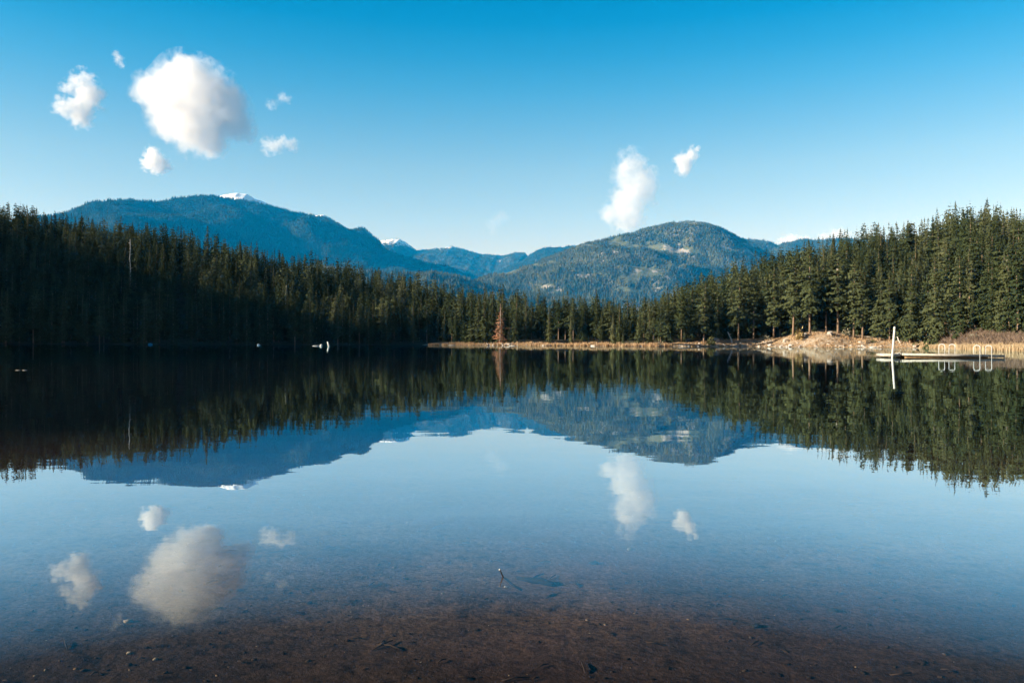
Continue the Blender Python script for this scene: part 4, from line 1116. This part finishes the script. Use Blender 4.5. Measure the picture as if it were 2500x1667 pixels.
# ------------------------------------------------------------------ twig and single stones in the shallows
def on_bed(px, py):
    u, v = ray(px, py); Y = 5.0
    for _ in range(30): Y = (float(bed_z(np.array([u * Y]), np.array([Y]))[0]) - CAM_H) / v
    return Vector((u * Y, Y, float(bed_z(np.array([u * Y]), np.array([Y]))[0])))
p = on_water(1228, 1407.5); k = p.y / F
b = MB()
b.tube([(-7.6 * k, -0.02, 19 * k), (-4.5 * k, -0.01, 12 * k), (-2 * k, 0, 5 * k), (0, 0, 0.0), (9 * k, 0.01, -0.02), (22 * k, 0.0, -0.05), (46 * k, -0.04, -0.075)], [0.0030, 0.0038, 0.0046, 0.0056, 0.007, 0.009, 0.008], 8)
b.tube([(-2 * k, 0, 5 * k), (-4.2 * k, 0.01, 6.5 * k)], [0.003, 0.0012], 6)
twig = b.build("twig", mat_simple("wet_twig", (0.015, 0.010, 0.007), (0.035, 0.022, 0.014), 40.0, 0.5, 0.4), None, True, p); tag(twig, "thin dark twig poking out of the shallow water in the middle", "twig")
b = MB(); b.tube([(-7.4 * k, -0.02, 18.2 * k), (-8.2 * k, -0.022, 20 * k), (-8.6 * k, -0.022, 21.8 * k)], [0.0035, 0.0062, 0.0026], 8); b.build("bud", M_white_wood, twig, True)
p0 = on_bed(1262, 1421); p1 = on_bed(1350, 1432); c = (p0 + p1) / 2
b = MB(); b.tube([p0 - c + Vector((0, 0, 0.03)), Vector((-0.03, 0.02, 0.025)), Vector((0.05, 0.015, 0.02)), p1 - c + Vector((0, 0, 0.015))], [0.010, 0.020, 0.026, 0.016], 8)
b.tube([Vector((-0.03, 0.02, 0.025)), Vector((0.02, 0.08, 0.04)), Vector((0.07, 0.12, 0.04))], [0.009, 0.007, 0.003], 6)
o = b.build("sunken_branch", mat_simple("sunken_wood", (0.008, 0.008, 0.008), (0.025, 0.022, 0.02), 20.0), None, True, c); tag(o, "dark forked branch lying sunken on the lake bed right of the twig", "branch")
M_st_pale = mat_simple("pale_stone", (0.22, 0.20, 0.16), (0.42, 0.40, 0.34), 30.0)
M_st_dark = mat_simple("dark_stone", (0.015, 0.015, 0.014), (0.04, 0.038, 0.034), 30.0)
for i, (px, py, w, m, lab) in enumerate([
    (312, 1518, 24, M_st_pale, "flat pale stone on the lake bed under the left of the big cloud reflection"),
    (379, 1609, 14, M_st_pale, "small pale stone near the bottom edge left of the middle"),
    (315, 1595, 16, M_st_pale, "thin pale stone near the bottom edge at the left"),
    (755, 1473, 18, M_st_dark, "grey green stone on the lake bed right of the big cloud reflection"),
    (1537, 1341, 15, M_st_pale, "pale stone under the reflection of the tall right cloud"),
    (510, 1241, 20, M_st_dark, "dark stone between the small cloud reflection and the treetops"),
    (1450, 1376, 26, M_st_dark, "dark stone on the lake bed between the twig and the tall cloud reflection"),
    (1845, 1530, 28, M_st_dark, "dark stone cluster piece on the lake bed at the right"),
    (1235, 1433, 11, M_st_pale, "tiny reddish stone just below the twig"),
    (2035, 1492, 26, M_st_dark, "flat dark stone at the far right of the shallows")]):
    p = on_bed(px, py); q = w * p.y / F / 2
    me = rocks[i % 5].copy(); me.materials.append(m); o = link("stone", me, None, p + Vector((0, 0, q * 0.15))); o.scale = (q, q * 0.8, q * 0.45); o.rotation_euler = (0, 0, i)
    tag(o, lab, "stone", "single stones on the lake bed")

# ------------------------------------------------------------------ clouds
CY_D = 31000.0
def cloud(label, blobs, dens=1.0, amp=0.75, thr=0.22, seed=0, depth=0.8, detail=0.5, ns=1.0, far=1.0):
    """blobs in photo pixels of the 2352 wide view: (x, y, r); the cloud hangs in the air beyond the mountains"""
    B = np.array([(x * K, y * K, r * K) for x, y, r in blobs]); cx, cy_ = np.average(B[:, 0], weights=B[:, 2] ** 2), np.average(B[:, 1], weights=B[:, 2] ** 2)
    r = np.random.default_rng(seed)
    L = np.stack([B[:, 0] - cx, r.uniform(-0.4, 0.4, len(B)) * B[:, 2] * depth, -(B[:, 1] - cy_)], 1); R = B[:, 2] * 1.36
    ext = max((np.linalg.norm(L, axis=1) + R)); unit = CY_D * far / F
    def field(P):
        f = 0
        for l, q in zip(L, R):
            d2 = ((P - l) ** 2).sum(-1) / q ** 2; f = f + np.clip(1 - d2, 0, None) ** 2
        return f
    import bmesh
    bm = bmesh.new(); bmesh.ops.create_icosphere(bm, subdivisions=4, radius=1.0)
    D = np.array([v.co[:] for v in bm.verts]); D /= np.linalg.norm(D, axis=1, keepdims=True)
    ts = np.linspace(0.02, 1.15, 90) * ext
    f = field(D[:, None, :] * ts[None, :, None]); inside = f > 0.02
    last = np.where(inside.any(1), ts[inside.shape[1] - 1 - np.argmax(inside[:, ::-1], 1)], ext * 0.05) + 2.0
    for v, d, t in zip(bm.verts, D, last): v.co = Vector(d * t)
    me = bpy.data.meshes.new("cloud"); bm.to_mesh(me); bm.free()
    t = NT("cloud_vapour"); p = t.objco(); tot = None
    nz = t.noise(p, 1.0 / (0.42 * np.median(B[:, 2])) * ns, 7, 0.60, True)
    wv = t.vmath('MULTIPLY', t.vmath('SUBTRACT', nz, (0.5, 0.5, 0.5)), (2.6 * float(np.median(B[:, 2])),) * 3)
    pw = t.vmath('ADD', p, t.vmath('MULTIPLY', wv, (detail,) * 3))
    for l, q in zip(L, R):
        dv = t.vmath('SUBTRACT', pw, tuple(l)); n = t.node("ShaderNodeVectorMath", operation='DOT_PRODUCT'); t.l.new(dv, n.inputs[0]); t.l.new(dv, n.inputs[1])
        k = t.math('SUBTRACT', 1.0, t.math('DIVIDE', n.outputs['Value'], float(q * q)), True); k = t.math('MULTIPLY', k, k)
        tot = k if tot is None else t.math('ADD', tot, k)
    n2 = t.noise(p, 1.0 / (0.9 * np.median(B[:, 2])) * ns, 6, 0.62)
    g = t.math('SUBTRACT', t.math('ADD', tot, t.math('MULTIPLY', t.math('SUBTRACT', n2, 0.5), amp * 4.0)), thr)
    g = t.math('MULTIPLY', g, 1.0, True)
    v = t.node("ShaderNodeVolumePrincipled"); v.inputs['Color'].default_value = (0.835, 0.828, 0.815, 1); v.inputs['Anisotropy'].default_value = 0.0
    t.put(v.inputs['Density'], t.math('MULTIPLY', g, dens * 2.9 / (float(np.max(B[:, 2])) * unit)))
    t.l.new(v.outputs[0], t.out.inputs['Volume'])
    me.materials.append(t.m)
    o = link("cloud", me, None, at(cx, cy_, CY_D * far)); o.scale = (unit,) * 3
    tag(o, label, "cloud", "clouds in the blue sky")
cloud("largest puffy white cloud high in the left of the sky", [(430, 188, 62), (392, 222, 72), (455, 250, 95), (498, 225, 60), (538, 268, 46), (470, 300, 62), (396, 272, 46), (338, 208, 38), (556, 300, 30), (492, 336, 26), (425, 160, 34)], 1.1, 0.6, 0.20, 1)
cloud("ragged white cloud left of the largest cloud", [(192, 192, 30), (205, 228, 32), (178, 248, 32), (146, 246, 24), (186, 276, 24), (218, 212, 22), (158, 205, 18)], 0.6, 0.95, 0.30, 2)
cloud("small compact cloud hanging below the largest cloud", [(352, 354, 17), (358, 372, 24), (338, 376, 16), (380, 382, 16), (366, 391, 13)], 0.9, 0.7, 0.24, 3, far=0.95)
cloud("small flat puff low to the right of the largest cloud", [(618, 334, 20), (640, 332, 17), (668, 332, 17), (652, 318, 10)], 0.28, 0.85, 0.24, 4, far=0.94)
cloud("faint wisp to the right of the largest cloud", [(622, 240, 13), (648, 222, 15), (664, 230, 9)], 0.12, 0.9, 0.26, 5, far=0.94)
cloud("tall upright cloud above the right rounded mountain", [(1448, 374, 34), (1432, 402, 30), (1474, 412, 36), (1446, 440, 42), (1484, 446, 32), (1438, 482, 46), (1450, 506, 36), (1400, 494, 26), (1490, 400, 22)], 0.36, 0.85, 0.26, 6)
cloud("small slanted cloud right of the tall upright cloud", [(1590, 352, 16), (1574, 370, 22), (1572, 388, 18), (1558, 366, 12), (1602, 343, 8)], 0.55, 0.7, 0.22, 7)
cloud("white cloud top peeping over the low ridge at the right", [(1806, 556, 18), (1824, 552, 18), (1846, 556, 16)], 0.4, 0.7, 0.22, 8)
cloud("pale cloud top just above the right hand treetops", [(1898, 548, 18), (1922, 540, 20), (1944, 546, 16)], 0.3, 0.7, 0.22, 9)
cloud("thin streak of cloud at the upper left of the largest cloud", [(266, 125, 10), (273, 138, 11), (280, 150, 8)], 0.2, 0.8, 0.26, 10)
cloud("very faint wisp over the middle peaks", [(1130, 516, 22), (1146, 500, 20), (1158, 496, 14)], 0.03, 0.9, 0.25, 11)

# ------------------------------------------------------------------ haze
SCALE_H = 1.0
hz = MB(); hz.box((0, 13200, 2150 - 10), (46000, 30400, 4320))
def mat_haze():
    t = NT("haze_air"); v = t.node("ShaderNodeVolumePrincipled")
    v.inputs['Color'].default_value = (0.0, 0.40, 1.0, 1); v.inputs['Density'].default_value = 0.0000205
    v.inputs['Anisotropy'].default_value = 0.0
    try: v.inputs['Absorption Color'].default_value = (1, 1, 1, 1)
    except Exception: pass
    t.l.new(v.outputs[0], t.out.inputs['Volume']); return t.m
haze = hz.build("haze", mat_haze())
tag(haze, "thin blue haze in the air over lake and mountains", "haze", None, "stuff")
